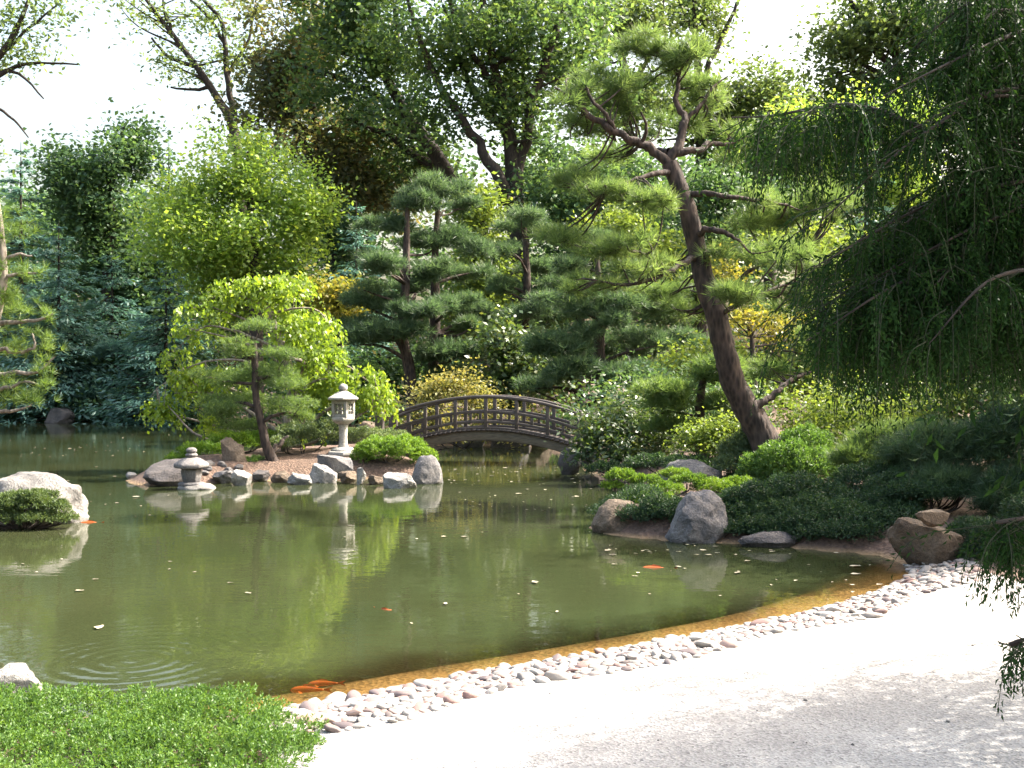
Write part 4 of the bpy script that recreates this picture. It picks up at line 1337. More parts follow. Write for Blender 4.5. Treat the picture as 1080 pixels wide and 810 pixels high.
shrub("yew_shrub", "layered flat yew reaching over the water with sunlit lime top", [
    C(655, 503, 14.9, 15, 6), C(680, 508, 15.0, 17, 5), C(700, 517, 14.9, 20, 6), C(728, 508, 15.3, 20, 6), C(752, 515, 15.2, 22, 8), C(690, 527, 14.6, 20, 7), C(668, 533, 14.5, 14, 6), C(780, 514, 15.4, 20, 9), C(712, 501, 15.6, 16, 5), C(645, 514, 14.8, 10, 4)],
    'yew', 5200, 0.033, leaves=8, spread=.55)
shrub("juniper_shrub", "dark shaded juniper spilling to the water right of the big grey boulder", [
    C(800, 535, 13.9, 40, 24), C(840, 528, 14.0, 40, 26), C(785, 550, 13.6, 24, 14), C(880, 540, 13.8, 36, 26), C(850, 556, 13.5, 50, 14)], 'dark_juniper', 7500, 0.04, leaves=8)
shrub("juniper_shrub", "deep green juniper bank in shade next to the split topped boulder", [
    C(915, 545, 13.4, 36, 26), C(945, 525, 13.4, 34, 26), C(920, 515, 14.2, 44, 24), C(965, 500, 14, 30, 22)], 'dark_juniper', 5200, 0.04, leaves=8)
shrub("juniper_shrub", "bushy green juniper hugging the foot of the leaning pine", [
    C(830, 495, 16.6, 34, 28), C(800, 500, 16.8, 20, 20), C(862, 500, 16.5, 34, 24), C(850, 470, 17.2, 26, 18)], 'juniper', 4200, 0.05, leaves=8)
shrub("mugo_pine", "blue tinged bushy dwarf pine above the split topped boulder", [
    C(985, 475, 13.6, 36, 26), C(1020, 480, 13.4, 36, 28), C(955, 480, 14, 26, 20), C(1000, 510, 13.2, 40, 20)], 'blue_pine', 2600, .14, 'pine', per=10, width=.07)
shrub("mugo_pine", "sunlit pale green dwarf pine among the dark junipers", [
    C(930, 470, 15.2, 30, 20), C(905, 485, 15.0, 26, 16), C(960, 462, 15.6, 26, 16)], 'green_pine', 1900, .14, 'pine', per=10, width=.07)
shrub("mugo_pine", "tall dwarf pine crowding the photograph's edge over the shaded bank", [
    C(1065, 470, 13.0, 36, 36), C(1085, 520, 12.6, 36, 34), C(1060, 530, 12.4, 30, 26)], 'dark_juniper', 2600, .14, 'pine', per=10, width=.07)
shrub("juniper_shrub", "dark juniper hanging beside the cobbles' shaded far end", [
    C(1030, 570, 11.6, 28, 22), C(1062, 575, 11.2, 36, 26), C(1090, 560, 11, 30, 40), C(1022, 585, 11.3, 14, 12)], 'dark_juniper', 3600, 0.035, leaves=8)
shrub("broadleaf_shrub", "fresh bright green bush just left of the leaning pine's lower trunk", [
    C(750, 457, 19.5, 22, 12), C(772, 450, 19.5, 14, 12), C(735, 462, 19.4, 14, 9), C(760, 472, 19.2, 22, 8)], 'sunny_leaf', 3600, .075, 'broad', per=10)
shrub("broadleaf_shrub", "pale feathery bush against the base of the leaning pine", [
    C(778, 480, 17.9, 18, 16), C(770, 495, 17.6, 14, 10), C(790, 466, 18.0, 12, 12)], 'grey_juniper', 1500, .06, leaves=8)
shrub("broadleaf_shrub", "light green thicket behind the junipers beyond the leaning pine", [
    C(890, 445, 19, 46, 28), C(850, 440, 20, 36, 26), C(940, 440, 18.6, 36, 26), C(905, 470, 18, 50, 16)], 'sunny_leaf', 6000, .085, 'broad', per=10)
shrub("rhododendron_shrub", "big glossy leaved rhododendron at the bridge's right end", [
    C(665, 445, 22.6, 42, 34), C(640, 460, 22.4, 30, 26), C(695, 455, 22.6, 30, 32), C(660, 475, 22.0, 44, 18), C(620, 470, 22.3, 14, 14), C(690, 478, 22.0, 28, 16)], 'rhodo_leaf', 7200, .12, 'broad', per=9, spread=1.3, aspect=.45, droop=.25)
shrub("flowering_shrub", "pale yellowish shrub showing just above the left half of the bridge rail", [
    C(480, 408, 33, 30, 14), C(455, 416, 33, 20, 14), C(505, 418, 32.6, 22, 12)], 'straw_leaf', 2800, .12, 'broad', per=9)
shrub("broadleaf_shrub", "green and straw coloured growth seen through the bridge railings", [
    C(470, 445, 32, 40, 14), C(530, 445, 32.4, 44, 16), C(585, 440, 32, 36, 18), C(430, 440, 33, 30, 14)], 'straw_leaf', 3600, .12, 'broad', per=9)
shrub("broadleaf_shrub", "dark leafy shrub tucked under the arch behind the bridge", [C(540, 466, 34.6, 18, 7), C(575, 462, 34.8, 18, 8), C(500, 458, 35, 30, 8)], 'juniper', 1500, .11, 'broad', per=9)
shrub("evergreen_shrub", "low evergreen mound on the far bank by the grey boulder", [C(95, 437, 57, 22, 7), C(120, 440, 56.5, 18, 5), C(20, 436, 57, 30, 7)], 'dark_leaf', 1800, .2, 'broad', per=9)
shrub("evergreen_shrub", "dark clipped evergreen filling the bank behind the island", [
    C(220, 430, 52, 60, 22), C(300, 425, 48, 50, 26), C(360, 430, 44, 50, 26), C(400, 440, 38, 30, 18)], 'dark_leaf', 7000, .2, 'broad', per=9)
shrub("evergreen_shrub", "dark undergrowth between the bridge's right end and the leaning pine", [
    C(720, 440, 26, 50, 30), C(680, 420, 28, 50, 30), C(770, 430, 25, 46, 30), C(620, 440, 29, 40, 24)], 'dark_leaf', 8000, .12, 'broad', per=9)
shrub("evergreen_shrub", "shaded undergrowth on the right bank behind the dwarf pines", [
    C(960, 420, 20, 60, 30), C(1040, 430, 18, 60, 36), C(1090, 400, 16, 40, 60)], 'dark_leaf', 7000, .1, 'broad', per=9)

shrub("juniper_shrub", "low dark juniper skirt trailing over the bank's edge at the waterline", [
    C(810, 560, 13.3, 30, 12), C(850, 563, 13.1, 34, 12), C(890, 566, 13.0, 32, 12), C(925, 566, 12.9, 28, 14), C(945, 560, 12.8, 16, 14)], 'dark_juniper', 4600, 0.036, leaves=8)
shrub("juniper_shrub", "shaded juniper tuft squeezed between the domed boulder and the brown boulder", [
    C(690, 545, 14.2, 14, 12), C(760, 540, 14.4, 22, 16), C(672, 530, 15, 20, 10)], 'dark_juniper', 1800, 0.036, leaves=8)
shrub("evergreen_shrub", "dark creeping cover on the bank behind the long low boulder", [
    C(690, 490, 20, 30, 8), C(640, 496, 20.5, 22, 6), C(730, 492, 19, 30, 8), C(790, 505, 17.5, 24, 8)], 'dark_juniper', 2600, 0.05, leaves=8)

bank = []
for (x0, y0), (x1, y1), n in [((1.5, 14.3), (3.0, 13.45), 8), ((3.0, 13.45), (4.45, 12.7), 9), ((1.45, 15.4), (2.3, 18.0), 6), ((4.5, 12.4), (5.0, 12.9), 4)]:
    for q in range(n):
        f = (q + .5) / n
        bank.append((x0 + (x1 - x0) * f + R.uniform(-.1, .1), y0 + (y1 - y0) * f + R.uniform(.0, .5), 0, R.uniform(.2, .34), .28, R.uniform(.12, .2)))
for (x0, y0), (x1, y1), n in [((1.35, 14.25), (2.1, 13.6), 6), ((2.8, 13.35), (4.4, 12.45), 13), ((2.0, 13.65), (2.9, 13.3), 5)]:
    for q in range(n):
        f = (q + .5) / n
        bank.append((x0 + (x1 - x0) * f, y0 + (y1 - y0) * f + R.uniform(.0, .2), 0, R.uniform(.16, .24), .2, R.uniform(.08, .15)))
bank = [(a, b, max(gh(a, b), 0) + .04, d, e, f) for a, b, c, d, e, f in bank]
shrub("ground_cover", "dark matted evergreen cover clothing the right bank down to the water", bank, 'dark_juniper', 13000, .035, leaves=8, cat="plant")

# ------------------------------------------------------------------ rocks
def ico(sub):
    bm = bmesh.new()
    bmesh.ops.create_icosphere(bm, subdivisions=sub, radius=1.0)
    V = np.array([v.co[:] for v in bm.verts])
    Fc = np.array([[v.index for v in f.verts] for f in bm.faces])
    bm.free()
    return V, Fc


ICO = {k: ico(k) for k in (2, 3, 4, 5)}


def rock_shape(seed, sub=4, cuts=7, rough=0.12, depth=(0.62, 0.95), angular=False):
    rs = np.random.default_rng(seed)
    V, Fc = ICO[sub]
    V = V.copy()
    off = rs.uniform(-50, 50, 3)
    n1 = np.array([mnoise.noise(Vector(v * 1.1 + off)) for v in V])
    V = V * (1 + rough * 1.6 * n1)[:, None]
    for q in range(cuts):
        n = rs.normal(size=3)
        n[2] = n[2] * 0.7 + 0.15
        n /= np.linalg.norm(n)
        d = rs.uniform(*depth)
        if angular:
            d *= .80
        ex = np.maximum(0, V @ n - d)
        V = V - ex[:, None] * n * 0.92
    if angular:
        n = np.array([rs.uniform(-.35, .35), rs.uniform(-.45, .1), 1.0])
        n /= np.linalg.norm(n)
        V = V - np.maximum(0, V @ n - rs.uniform(.3, .5))[:, None] * n * .9
    n2 = np.array([mnoise.fractal(Vector(v * 2.6 + off), 0.8, 2.1, 5) for v in V])
    V = V * (1 + rough * (0.75 if sub > 3 else .45) * n2)[:, None]
    V /= np.abs(V).max(axis=0)
    return V, Fc


def rock(label, px0, px1, pt, pb, mat, seed, z0=0.0, dr=0.8, cuts=7, rough=.12, name="boulder", rz=0.0, dy=0.0, tilt=0.0, sub=4, bury=0.35, parent=None, cat="rock", group=None):
    """A rock that fills photo columns px0..px1 and rows pt..pb, its foot at height z0."""
    Y = wY(pb, z0) + dy
    sx = (px1 - px0) / 2 / F * Y
    h = (pb - pt) / F * Y
    sz = h / (2 * (1 - bury))
    V, Fc = rock_shape(seed, sub, cuts, rough, (.62, .95), cuts > 6)
    V = V * np.array([sx, sx * dr, sz])
    if tilt:
        c, s = math.cos(tilt), math.sin(tilt)
        V = np.stack([V[:, 0] * c + V[:, 2] * s, V[:, 1], -V[:, 0] * s + V[:, 2] * c], 1)
    top = z0 + h
    c = np.array([((px0 + px1) / 2 - 540) / F * Y, Y + sx * dr * 0.5, top - V[:, 2].max()])
    mb = MB().add(V + c, Fc)
    o = mb.build(name, M[mat], None, True, (c[0], c[1], max(z0 - .05, c[2] - sz)))
    try:
        o.data.set_sharp_from_angle(angle=math.radians(32))
    except Exception:
        pass
    return tag(o, label, cat, group)


rock("large pale boulder in the water with creeping juniper on its front", -34, 83, 499, 553, 'rock_mid', 11, dr=.7, cuts=5, rough=.11, sub=5)
rock("bright white boulder at the near shore behind the juniper mound", -40, 44, 705, 742, 'rock_pale', 12, dr=.8, cuts=5)
rock("blocky dark grey boulder beside the small lantern standing in the water", 149, 206, 485, 513, 'rock_dark', 13, dr=.7, cuts=8)
rock("thin tapering brown stone standing upright on the island", 231, 259, 461, 495, 'rock_brown', 29, z0=.2, dr=.4, cuts=9, name="standing_stone", bury=.2)
E = [("low mottled rock next to the small lantern on the island's edge", 222, 250, 496, 510, 'rock_grey', 21), ("pale rounded rock at the island's edge under the standing stone", 243, 268, 495, 512, 'rock_pale', 22),
     ("dark chunky rock wedged by the small pine's foot", 264, 284, 496, 508, 'rock_dark', 23), ("flat tan rock below the small pine at the waterline", 284, 308, 497, 509, 'rock_brown', 24),
     ("flat sunlit rock at the waterline right of the small pine", 301, 331, 499, 511, 'rock_pale', 25), ("sharp edged rock with a bright top in front of the tall lantern", 325, 358, 489, 509, 'rock_pale', 26),
     ("narrow upright stone slab at the water under the tall lantern", 374, 386, 493, 511, 'rock_pale', 27), ("small dark rock between the upright slab and the flat pale rock", 384, 408, 501, 511, 'rock_brown', 28),
     ("low pale rock with a white sheen below the bright juniper", 402, 443, 499, 515, 'rock_pale', 30), ("rounded tan stone in front of the bright topped rock", 352, 376, 497, 510, 'rock_brown', 31)]
for lb, a, b, c, d, m, s in E:
    rock(lb, a, b, c, d, m, s, cuts=13, dr=.75, name="edge_rock", rough=.18)
rock("slanting dark slab with a lit face behind the island's waterline rocks", 333, 374, 480, 502, 'rock_grey', 32, z0=.1, cuts=9, name="edge_rock", dr=.6)
rock("large smooth boulder with bright right edge ending the island", 432, 467, 480, 510, 'rock_grey', 33, cuts=4, dr=.9)
rock("arched brown boulder behind the lantern by the bridge's end post", 374, 402, 444, 466, 'rock_brown', 34, z0=.4, cuts=5, dr=.6)
rock("tiny white rock in the water off the island's left tip", 129, 143, 498, 506, 'rock_pale', 35, name="edge_rock")
rock("grey boulder in shade under the left of the arch", 474, 512, 462, 487, 'rock_grey', 36, dy=6, cuts=7, dr=.5)
rock("dark boulder in shade under the middle of the arch", 516, 560, 464, 487, 'rock_dark', 37, dy=6, cuts=6, dr=.5)
rock("rounded tan boulder under the right of the arch", 556, 584, 468, 487, 'rock_brown', 38, dy=6, cuts=5, dr=.5)
rock("leaning slab of dark rock propping the bridge's right end", 590, 618, 472, 501, 'rock_dark', 39, cuts=8, dr=.7, tilt=.3)
rock("squat brown rock beneath the rhododendron", 640, 668, 474, 500, 'rock_brown', 40, cuts=8, dr=.7)
rock("shadowed rock beneath the rhododendron's right side", 672, 700, 480, 502, 'rock_dark', 41, cuts=7, dr=.7)
rock("long low boulder with a pale sheen on its back behind the yew", 697, 768, 485, 513, 'rock_grey', 42, z0=.3, cuts=4, dr=.7)
rock("small bluish rock left of the bright bush behind the yew", 706, 730, 479, 492, 'rock_grey', 43, z0=.35, cuts=5)
rock("dark brown rounded boulder under the yew at the water", 624, 690, 528, 562, 'rock_brown', 44, cuts=4, dr=.8, rough=.08, sub=5)
rock("big domed grey boulder standing in the water", 697, 778, 518, 572, 'rock_grey', 45, cuts=6, dr=.75, sub=5)
rock("flat shaded rock at the waterline under the dark juniper", 780, 852, 561, 577, 'rock_dark', 46, cuts=5, dr=.5)
rock("large tan boulder with a split slab lying across its top", 944, 1020, 548, 600, 'rock_brown', 47, cuts=8, dr=.75, sub=5)
rock("split block of stone lying on top of the large tan boulder", 966, 1008, 533, 556, 'rock_brown', 48, z0=.42, cuts=9, dr=.6, name="stone_slab", bury=.1, dy=-.4)
rock("pale flat stone glimpsed among the shrubs beyond the leaning pine", 868, 892, 461, 474, 'rock_pale', 49, z0=.55, cuts=5)
rock("dim rounded boulder on the far bank under the evergreens", 42, 76, 430, 446, 'rock_dark', 50, cuts=4)
shrub("ground_cover", "dark low growth under the blue tinged dwarf pine behind the split topped boulder", [
    C(955, 520, 13.0, 24, 10), C(985, 522, 12.9, 26, 10), C(1015, 520, 12.9, 24, 10), C(930, 530, 13.0, 18, 9)], 'dark_juniper', 3000, .035, leaves=8, cat="plant")
# stones scattered on the island's edge
stones = [rock_shape(60 + q, 3, 5, .12) for q in range(5)]
SM = []
for V, Fc in stones:
    SM.append(MB().add(V, Fc).mesh("stone", True))
for mm_ in SM:
    mm_.materials.append(M['rock_grey'])
for q in range(44):
    px = R.uniform(214, 292)
    Y = R.uniform(20.8, 21.9)
    x = (px - 540) / F * Y
    d = land([x], [Y])[0]
    if d < 0.02 or d > .9:
        continue
    o = bpy.data.objects.new("small_stone", SM[q % 5])
    COL.objects.link(o)
    s = R.uniform(.05, .11)
    o.scale = (s * R.uniform(.9, 1.4), s, s * R.uniform(.6, .9))
    o.rotation_euler = (0, 0, R.uniform(0, 6))
    o.location = (x, Y, gh(x, Y) + s * .3)
    tag(o, "fist sized grey stone heaped on the island's shore beside the small lantern", "stone", "stones heaped on the island's shore")

# ------------------------------------------------------------------ stone lanterns
def tall_lantern():
    Y = 23.4
    x = (362 - 540) / F * Y
    z = gh(x, Y) - .03
    t = thing("stone_lantern", (x, Y, z), "tall pale granite lantern with a wide hexagonal roof on the island", "lantern")
    t.rotation_euler.z = 0
    rot = math.radians(-22)

    def part(name, mb, bev=.012):
        return bevel(mb.build(name, M['granite'], t, False), bev)

    c = np.array([x, Y, z])
    mb = MB()
    lathe(mb, c, [(.37, 0), (.38, .03), (.37, .09), (.33, .1)], 6, rot)
    lathe(mb, c, [(.27, .1), (.27, .13), (.2, .18)], 12, rot)
    part("base", mb)
    mb = MB()
    lathe(mb, c, [(.125, .18), (.10, .24), (.092, .42), (.10, .62), (.12, .70)], 16)
    part("shaft", mb)
    mb = MB()
    lathe(mb, c, [(.16, .70), (.27, .77), (.285, .79), (.285, .845), (.25, .85)], 6, rot)
    part("platform", mb)
    # fire box: four corner posts, sill and head, lattice in every opening
    mb = MB()
    fb = MB()
    w, h0, h1 = .19, .85, 1.22
    ca, sa = math.cos(rot), math.sin(rot)

    def loc(u, v, zz):
        return c + np.array([u * ca - v * sa, u * sa + v * ca, zz])

    for u in (-1, 1):
        for v in (-1, 1):
            box(mb, loc(u * (w - .035), v * (w - .035), (h0 + h1) / 2), (.07, .07, h1 - h0), rot)
    for zz, hh in ((h0 + .035, .066), (h1 - .035, .066)):
        for k in range(4):
            a = k * math.pi / 2
            u, v = (w - .037) * math.cos(a), (w - .037) * math.sin(a)
            box(mb, loc(u, v, zz), (.066 if k % 2 == 0 else .236, .236 if k % 2 == 0 else .066, hh), rot)
    f = part("fire_box", mb, .006)
    for k in range(4):
        a = k * math.pi / 2
        for q in (-.045, .045):
            u, v = (w - .04) * math.cos(a) - q * math.sin(a), (w - .04) * math.sin(a) + q * math.cos(a)
            box(fb, loc(u, v, (h0 + h1) / 2), (.02, .02, .24), rot)
        for q in (-.04, .04):
            u, v = (w - .04) * math.cos(a), (w - .04) * math.sin(a)
            box(fb, loc(u, v, (h0 + h1) / 2 + q), (.016 if k % 2 == 0 else .23, .23 if k % 2 == 0 else .016, .018), rot)
    fb.build("lattice", M['granite'], f)
    mb = MB()
    lathe(mb, c, [(.2, 1.222), (.37, 1.235), (.385, 1.25), (.38, 1.285), (.30, 1.325), (.2, 1.38), (.11, 1.43), (.07, 1.44)], 6, rot)
    part("roof", mb)
    mb = MB()
    lathe(mb, c, [(.05, 1.44), (.085, 1.455), (.10, 1.49), (.095, 1.54), (.06, 1.58), (.015, 1.60)], 14)
    part("finial", mb)


def water_lantern():
    Y = 20.05
    x = (202 - 540) / F * Y
    t = thing("stone_lantern", (x, Y, 0), "small squat stone lantern standing in the water off the island", "lantern")
    rot = math.radians(12)
    c = np.array([x, Y, 0.0])

    def part(name, mb, bev=.012, mat='rock_grey'):
        return bevel(mb.build(name, M[mat], t, False), bev)

    V, Fc = rock_shape(77, 4, 3, .07)
    MB().add(V * np.array([.36, .3, .12]) + c + np.array([.1, 0, .0]), Fc).build("base_stone", M['rock_pale'], t, True)
    mb = MB()
    lathe(mb, c, [(.25, .05), (.255, .10), (.22, .13)], 6, rot)
    part("plinth", mb)
    mb = MB()
    lathe(mb, c, [(.165, .13), (.20, .30), (.19, .385)], 6, rot)
    body = part("fire_box", mb)
    # round openings, the shade inside painted as a flat dark disc on each face
    hole_shade = plain_mat("hollow_shade", (.012, .011, .010), .9, 0.1)
    for k in range(6):
        ho = MB()
        a = rot + math.pi / 6 + k * math.pi / 3
        rr = .164
        n = np.array([math.cos(a), math.sin(a), -.14])
        n /= np.linalg.norm(n)
        u = np.array([-math.sin(a), math.cos(a), 0])
        v = np.cross(n, u)
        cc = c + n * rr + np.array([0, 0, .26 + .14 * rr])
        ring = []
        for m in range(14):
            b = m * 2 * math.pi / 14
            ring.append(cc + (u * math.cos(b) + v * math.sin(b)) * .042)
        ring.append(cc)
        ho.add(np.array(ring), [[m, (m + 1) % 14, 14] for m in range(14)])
        ho.build("opening_shade", hole_shade, body)
    mb = MB()
    lathe(mb, c, [(.17, .387), (.31, .40), (.335, .42), (.33, .475), (.26, .53), (.16, .585), (.10, .60)], 6, rot)
    part("roof", mb, .02)
    mb = MB()
    lathe(mb, c, [(.07, .60), (.11, .62), (.12, .655), (.085, .68), (.08, .69), (.105, .71), (.10, .755), (.05, .785), (.015, .79)], 12)
    part("finial", mb)


tall_lantern()
water_lantern()

# ------------------------------------------------------------------ arched bridge
def wood_mat(name, c0, c1):
    m, nt, out = new_mat(name)
    lk = nt.links.new
    tc = nd(nt, "ShaderNodeTexCoord")
    mp = nd(nt, "ShaderNodeMapping")
    mp.inputs["Scale"].default_value = (1.5, 12, 12)
    lk(tc.outputs["Object"], mp.inputs[0])
    no = nd(nt, "ShaderNodeTexNoise", Scale=2.5, Detail=6.0)
    lk(mp.outputs[0], no.inputs["Vector"])
    rp = ramp(nt, [(.3, c0), (.7, c1)])
    lk(no.outputs["Fac"], rp.inputs[0])
    pb = nd(nt, "ShaderNodeBsdfPrincipled")
    pb.inputs["Roughness"].default_value = .6
    lk(rp.outputs[0], pb.inputs["Base Color"])
    bp = nd(nt, "ShaderNodeBump", Strength=.4, Distance=.01)
    lk(no.outputs["Fac"], bp.inputs["Height"])
    lk(bp.outputs[0], pb.inputs["Normal"])
    lk(pb.outputs[0], out.inputs[0])
    return m


M['wood'] = wood_mat("weathered_wood", (.03, .024, .022), (.075, .06, .055))
M['wood_pale'] = wood_mat("pale_beam_wood", (.06, .05, .038), (.13, .11, .085))


def bridge():
    A, B = np.array([-3.25, 27.2]), np.array([2.1, 26.3])
    mid2 = (A + B) / 2 + np.array([.02, 0])
    ax = (B - A) / np.linalg.norm(B - A)
    nv = np.array([-ax[1], ax[0]])
    half = np.linalg.norm(B - A) / 2
    zc, kk = .86, .078

    def pt(u, v, dz):
        return np.array([*(mid2 + ax * u + nv * v), zc - kk * u * u + dz])

    t = thing("arched_bridge", (mid2[0], mid2[1], zc), "dark arched wooden footbridge with open railings from island to bank", "bridge")

    def arc(mb, v, dz, w, h, u0=-half, u1=half, n=40):
        us = np.linspace(u0, u1, n)
        V = []
        for u in us:
            for sv, sz in ((-1, -1), (1, -1), (1, 1), (-1, 1)):
                V.append(pt(u, v + sv * w / 2, dz + sz * h / 2))
        q = []
        for i in range(n - 1):
            for j in range(4):
                q.append([i * 4 + j, i * 4 + (j + 1) % 4, (i + 1) * 4 + (j + 1) % 4, (i + 1) * 4 + j])
        q += [[3, 2, 1, 0], [(n - 1) * 4 + j for j in range(4)]]
        mb.add(np.array(V), q)

    rot = math.atan2(ax[1], ax[0])
    mb = MB()
    for i in range(44):                     # planks of the deck
        u = -half + (i + .5) * 2 * half / 44
        c = pt(u, 0, 0)
        box(mb, c, (2 * half / 44 - .012, 1.36, .045), rot)
    mb.build("deck", M['wood'], t)
    for s in (-1, 1):
        v = .62 * s
        mb = MB()
        arc(mb, .56 * s, -.145, .10, .24)
        bevel(mb.build("side_beam", M['wood_pale'], t), .01)
        mb = MB()
        arc(mb, v, .05, .08, .05)
        bevel(mb.build("kerb_rail", M['wood'], t), .008)
        mb = MB()
        arc(mb, v, .20, .05, .07)
        bevel(mb.build("lower_rail", M['wood'], t), .008)
        mb = MB()
        arc(mb, v, .45, .06, .075, -half - .05, half)
        bevel(mb.build("mid_rail", M['wood'], t), .008)
        mb = MB()
        arc(mb, v, .82, .11, .085, -half + .1, half - .1)
        bevel(mb.build("handrail", M['wood'], t), .03, 3)
        for i in range(7):
            u = -2.32 + i * .775
            mb = MB()
            a, b = pt(u, v, .07), pt(u, v, .785)
            box(mb, (a + b) / 2, (.085, .085, b[2] - a[2]), rot)
            bevel(mb.build("post", M['wood'], t), .008)
        for i in range(6):
            u = -2.32 + (i + .5) * .775
            mb = MB()
            a, b = pt(u, v, .235), pt(u, v, .415)
            box(mb, (a + b) / 2, (.07, .05, b[2] - a[2]), rot)
            bevel(mb.build("baluster", M['wood'], t), .006)
        for e in (-1, 1):
            mb = MB()
            c = pt(e * (half + .02), v, 0)
            zt = c[2] + .88
            box(mb, (c[0], c[1], (zt - .1) / 2 + .05), (.2, .2, zt + .1), rot)
            box(mb, (c[0], c[1], zt + .12), (.23, .23, .04), rot, .7)
            bevel(mb.build("end_post", M['wood'], t), .012)
    for e in (-1, 1):                       # stone footing at each end
        V, Fc = rock_shape(90 + e, 4, 8, .1)
        c = pt(e * (half - .15), 0, -.32)
        MB().add(V * np.array([.55, .85, .5]) + c, Fc).build("footing", M['rock_dark'], t, True)


bridge()

# ------------------------------------------------------------------ cobbles along the shore
cob = []
shore = POND
cand = []
tries = 0
while tries < 60000:
    tries += 1
    x, y = R.uniform(-1.5, 5.0), R.uniform(5.5, 12.0)
    r = R.choice([.027, .034, .042, .052, .07], p=[.2, .28, .27, .17, .08])
    cand.append((x, y, r))
cand = np.array(cand)
dd = -sdist(cand[:, 0], cand[:, 1], POND)
wid = 0.72 + 0.22 * np.sin(cand[:, 0] * 2.1) * np.cos(cand[:, 1] * 1.7) + 0.0 * dd
ok = (dd > -.10) & (dd < wid) & (cand[:, 1] < 11.6) & (cand[:, 0] > -1.35)
cand, dd = cand[ok], dd[ok]
cells = {}
for (x, y, r), d in zip(cand, dd):
    ci, cj = int(x / .2), int(y / .2)
    hit = False
    for a in (-1, 0, 1):
        for b in (-1, 0, 1):
            for (X2, Y2, r2) in cells.get((ci + a, cj + b), ()):
                if (x - X2) ** 2 + (y - Y2) ** 2 < (0.72 * (r + r2)) ** 2:
                    hit = True
                    break
            if hit:
                break
        if hit:
            break
    if not hit:
        cells.setdefault((ci, cj), []).append((x, y, r))
        cob.append((x, y, r, d))
cob.sort(key=lambda c: -c[2] / c[1])
PALE = [(.31, .285, .26), (.22, .20, .185), (.38, .355, .325), (.27, .245, .22), (.34, .30, .275)]
PINK = [(.32, .22, .19), (.26, .16, .14), (.36, .26, .22), (.22, .14, .125)]
DARKC = [(.12, .095, .09), (.17, .13, .125), (.10, .08, .085)]
kinds = [("pale", PALE, "rounded pale grey cobble in the band edging the pond", "pale cobbles edging the pond"),
         ("pink", PINK, "rounded reddish brown cobble in the band edging the pond", "reddish cobbles edging the pond"),
         ("dark", DARKC, "rounded dark slate coloured cobble in the band edging the pond", "dark cobbles edging the pond")]
CM = {}
shapes = [rock_shape(200 + q, 3, 3, .08, (.7, .95)) for q in range(8)]
for kn, cols, lb, gp in kinds:
    mt = cobble_mat(kn + "_cobble", cols)
    CM[kn] = []
    for V, Fc in shapes:
        me = MB().add(V, Fc).mesh("cobble", True)
        me.materials.append(mt)
        CM[kn].append(me)
zs = ground_h([c[0] for c in cob], [c[1] for c in cob])
rest = MB()
for i, (x, y, r, d) in enumerate(cob):
    sx, sy, sz = r * R.uniform(1.05, 1.5), r * R.uniform(.8, 1.05), r * R.uniform(.36, .62)
    a = R.uniform(0, 6.28)
    z = zs[i] + sz * R.uniform(.25, .65)
    tl, tm = R.normal() * .2, R.normal() * .2
    if i < 300:
        kn, cols, lb, gp = kinds[R.choice(3, p=[.66, .24, .10])]
        o = bpy.data.objects.new("cobble", CM[kn][R.integers(8)])
        COL.objects.link(o)
        o.location = (x, y, z)
        o.scale = (sx, sy, sz)
        o.rotation_euler = (tl, tm, a)
        tag(o, lb, "cobble", gp)
    else:
        V, Fc = shapes[R.integers(8)]
        V = V * np.array([sx, sy, sz])
        V = np.stack([V[:, 0] * math.cos(a) - V[:, 1] * math.sin(a), V[:, 0] * math.sin(a) + V[:, 1] * math.cos(a), V[:, 2] + tl * V[:, 0]], 1)
        rest.add(V + np.array([x, y, z]), Fc)
if rest.n:
    tag(rest.build("cobbles", cobble_mat("mixed_cobble", PALE + PINK + PALE + DARKC + PALE, True), None, True, (3, 9, .1)), kind="stuff")

# ------------------------------------------------------------------ fallen leaves on the water
leafs = []
for q in range(5):
    mb = MB()
    n = 9
    th = np.linspace(0, 2 * math.pi, n, endpoint=False)
    rr = 1 + .25 * R.normal(size=n) * .6
    ring = np.stack([np.cos(th) * rr, np.sin(th) * rr * .55, .12 + .16 * R.random(n)], 1)
    V = np.vstack([ring, [[0, 0, .02]]])
    mb.add(V, [[i, (i + 1) % n, n] for i in range(n)])
    me = mb.mesh("floating_leaf")
    leafs.append(me)
fl_m = plain_mat("fallen_leaf", (.30, .265, .19), .6, .45, False)
for me in leafs:
    me.materials.append(fl_m)


def float_leaf(x, y, s):
    o = bpy.data.objects.new("floating_leaf", leafs[R.integers(5)])
    COL.objects.link(o)
    o.location = (x, y, .004)
    o.scale = (s, s, s)
    o.rotation_euler = (0, 0, R.uniform(0, 6.28))
    return tag(o, "small pale fallen leaf floating on the pond water", "leaf", "fallen leaves floating on the pond")


nl = 0
for (x0, y0, x1, y1, n) in [(470, 492, 640, 512, 64), (480, 512, 640, 540, 30), (640, 574, 960, 586, 44), (640, 590, 950, 630, 24), (10, 456, 190, 482, 46), (20, 490, 190, 545, 22), (10, 560, 420, 640, 12), (400, 560, 660, 660, 10)]:
    for q in range(n):
        px, py = R.uniform(x0, x1), R.uniform(y0, y1)
        Y = wY(py)
        x = (px - 540) / F * Y
        if land([x], [Y])[0] > -.15:
            continue
        float_leaf(x, Y, min(.05, .022 * R.lognormal(0, .4)) * (1 + Y / 40))
o = float_leaf((104 - 540) / F * wY(663), wY(663), .06)
o["label"] = "larger white curled leaf floating alone on the open water"
del o["group"]

# ------------------------------------------------------------------ koi
koi_m = plain_mat("koi_skin", (.42, .085, .014), .35, .15)


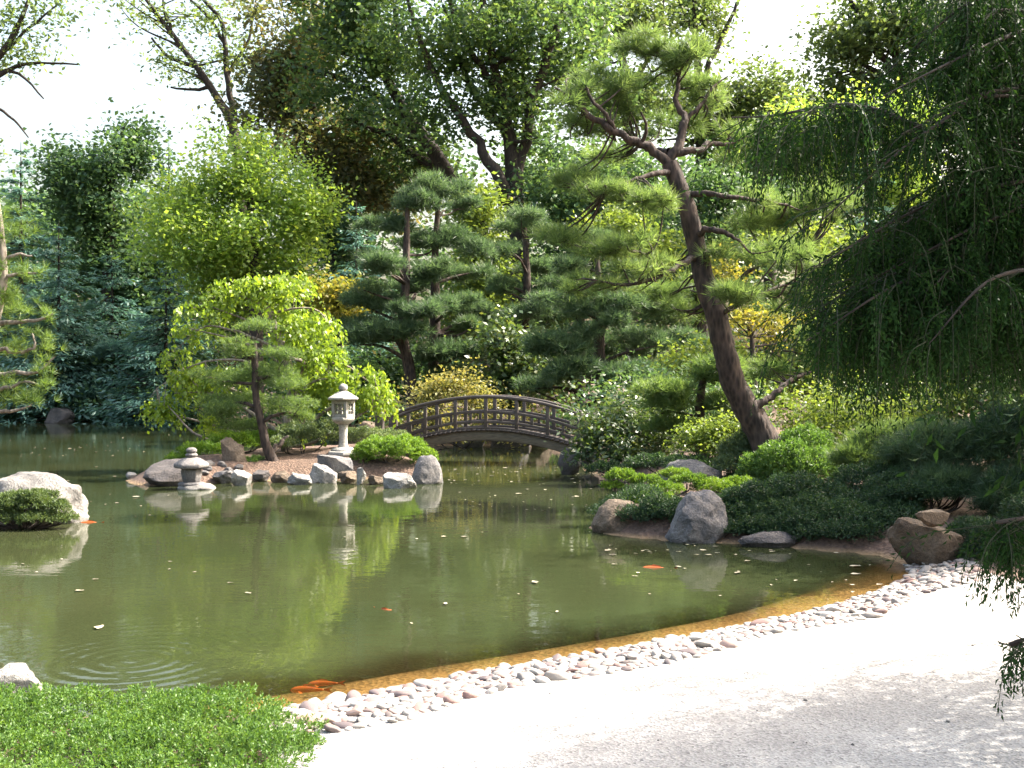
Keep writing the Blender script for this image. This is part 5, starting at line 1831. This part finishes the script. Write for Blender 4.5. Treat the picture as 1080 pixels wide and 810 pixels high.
def koi(label, px, py, z, length, ang):
    Y = wY(py, z)
    x = (px - 540) / F * Y
    t = thing("koi_fish", (x, Y, z), label, "fish")
    L = length
    prof = [(0, .012), (.04, .05), (.14, .085), (.3, .10), (.5, .09), (.7, .06), (.86, .03), (.93, .026)]
    us = np.array([p[0] for p in prof]) * L
    rs_ = np.array([p[1] for p in prof]) * L
    bend = .05 * L * np.sin(us / L * 4.5)
    n = 12
    th = np.arange(n) * 2 * math.pi / n
    V = np.concatenate([np.stack([np.full(n, u), b + r * .75 * np.cos(th), r * np.sin(th)], 1) for u, b, r in zip(us, bend, rs_)])
    q = [[i * n + j, i * n + (j + 1) % n, (i + 1) * n + (j + 1) % n, (i + 1) * n + j] for i in range(len(us) - 1) for j in range(n)]
    ca, sa = math.cos(ang), math.sin(ang)

    def tf(V):
        V = np.asarray(V, dtype=float)
        return np.stack([V[:, 0] * ca - V[:, 1] * sa + x, V[:, 0] * sa + V[:, 1] * ca + Y, V[:, 2] + z], 1)

    mb = MB().add(tf(V), q)
    mb.f.append(np.array([list(range(n - 1, -1, -1))]))
    mb.f.append(np.array([list(range((len(us) - 1) * n, len(us) * n))]))
    mb.build("body", koi_m, t, True)
    b0 = bend[-1]
    MB().add(tf([[.92 * L, b0 - .004, .02 * L], [1.18 * L, b0 - .05 * L, .10 * L], [1.08 * L, b0 - .01 * L, 0], [1.18 * L, b0 - .05 * L, -.09 * L], [.92 * L, b0 + .004, -.02 * L]]),
             [[0, 1, 2], [0, 2, 4], [2, 3, 4]]).build("tail_fin", koi_m, t)
    MB().add(tf([[.3 * L, bend[3], .095 * L], [.4 * L, bend[3], .15 * L], [.6 * L, bend[4], .11 * L], [.66 * L, bend[5], .06 * L], [.5 * L, bend[4], .085 * L]]), [[0, 1, 2, 3, 4]]).build("dorsal_fin", koi_m, t)
    for s in (-1, 1):
        MB().add(tf([[.2 * L, s * .06 * L, -.02 * L], [.3 * L, s * .17 * L, -.05 * L], [.36 * L, s * .13 * L, -.05 * L], [.28 * L, s * .06 * L, -.03 * L]]), [[0, 1, 2, 3]]).build("pectoral_fin", koi_m, t)


koi("orange koi surfacing in the open middle of the pond", 415, 645, -.012, .20, math.radians(150))
koi("long orange koi in the amber shallows near the juniper mound", 306, 728, -.03, .24, math.radians(5))
koi("orange koi close behind another in the amber shallows", 324, 722, -.035, .22, math.radians(12))
koi("orange koi near the reflection of the big domed boulder", 676, 600, -.018, .34, math.radians(-6))
koi("orange koi beside the pale boulder with juniper", 84, 552, -.012, .30, math.radians(8))

# ------------------------------------------------------------------ litter on the gravel
for q in range(24):
    x, y = R.uniform(-.9, 3.4), R.uniform(4.8, 8.0)
    if not on_path([x], [y])[0] or -sdist([x], [y], POND)[0] < 1.0:
        continue
    o = bpy.data.objects.new("gravel_pebble", SM[q % 5])
    COL.objects.link(o)
    k = R.uniform(.004, .010)
    o.scale = (k * 1.3, k, k * .7)
    o.rotation_euler = (0, 0, R.uniform(0, 6))
    o.location = (x, y, gh(x, y) + .008)
    tag(o, "tiny loose dark pebble lying alone on the pale gravel path", "pebble", "loose pebbles on the gravel path")
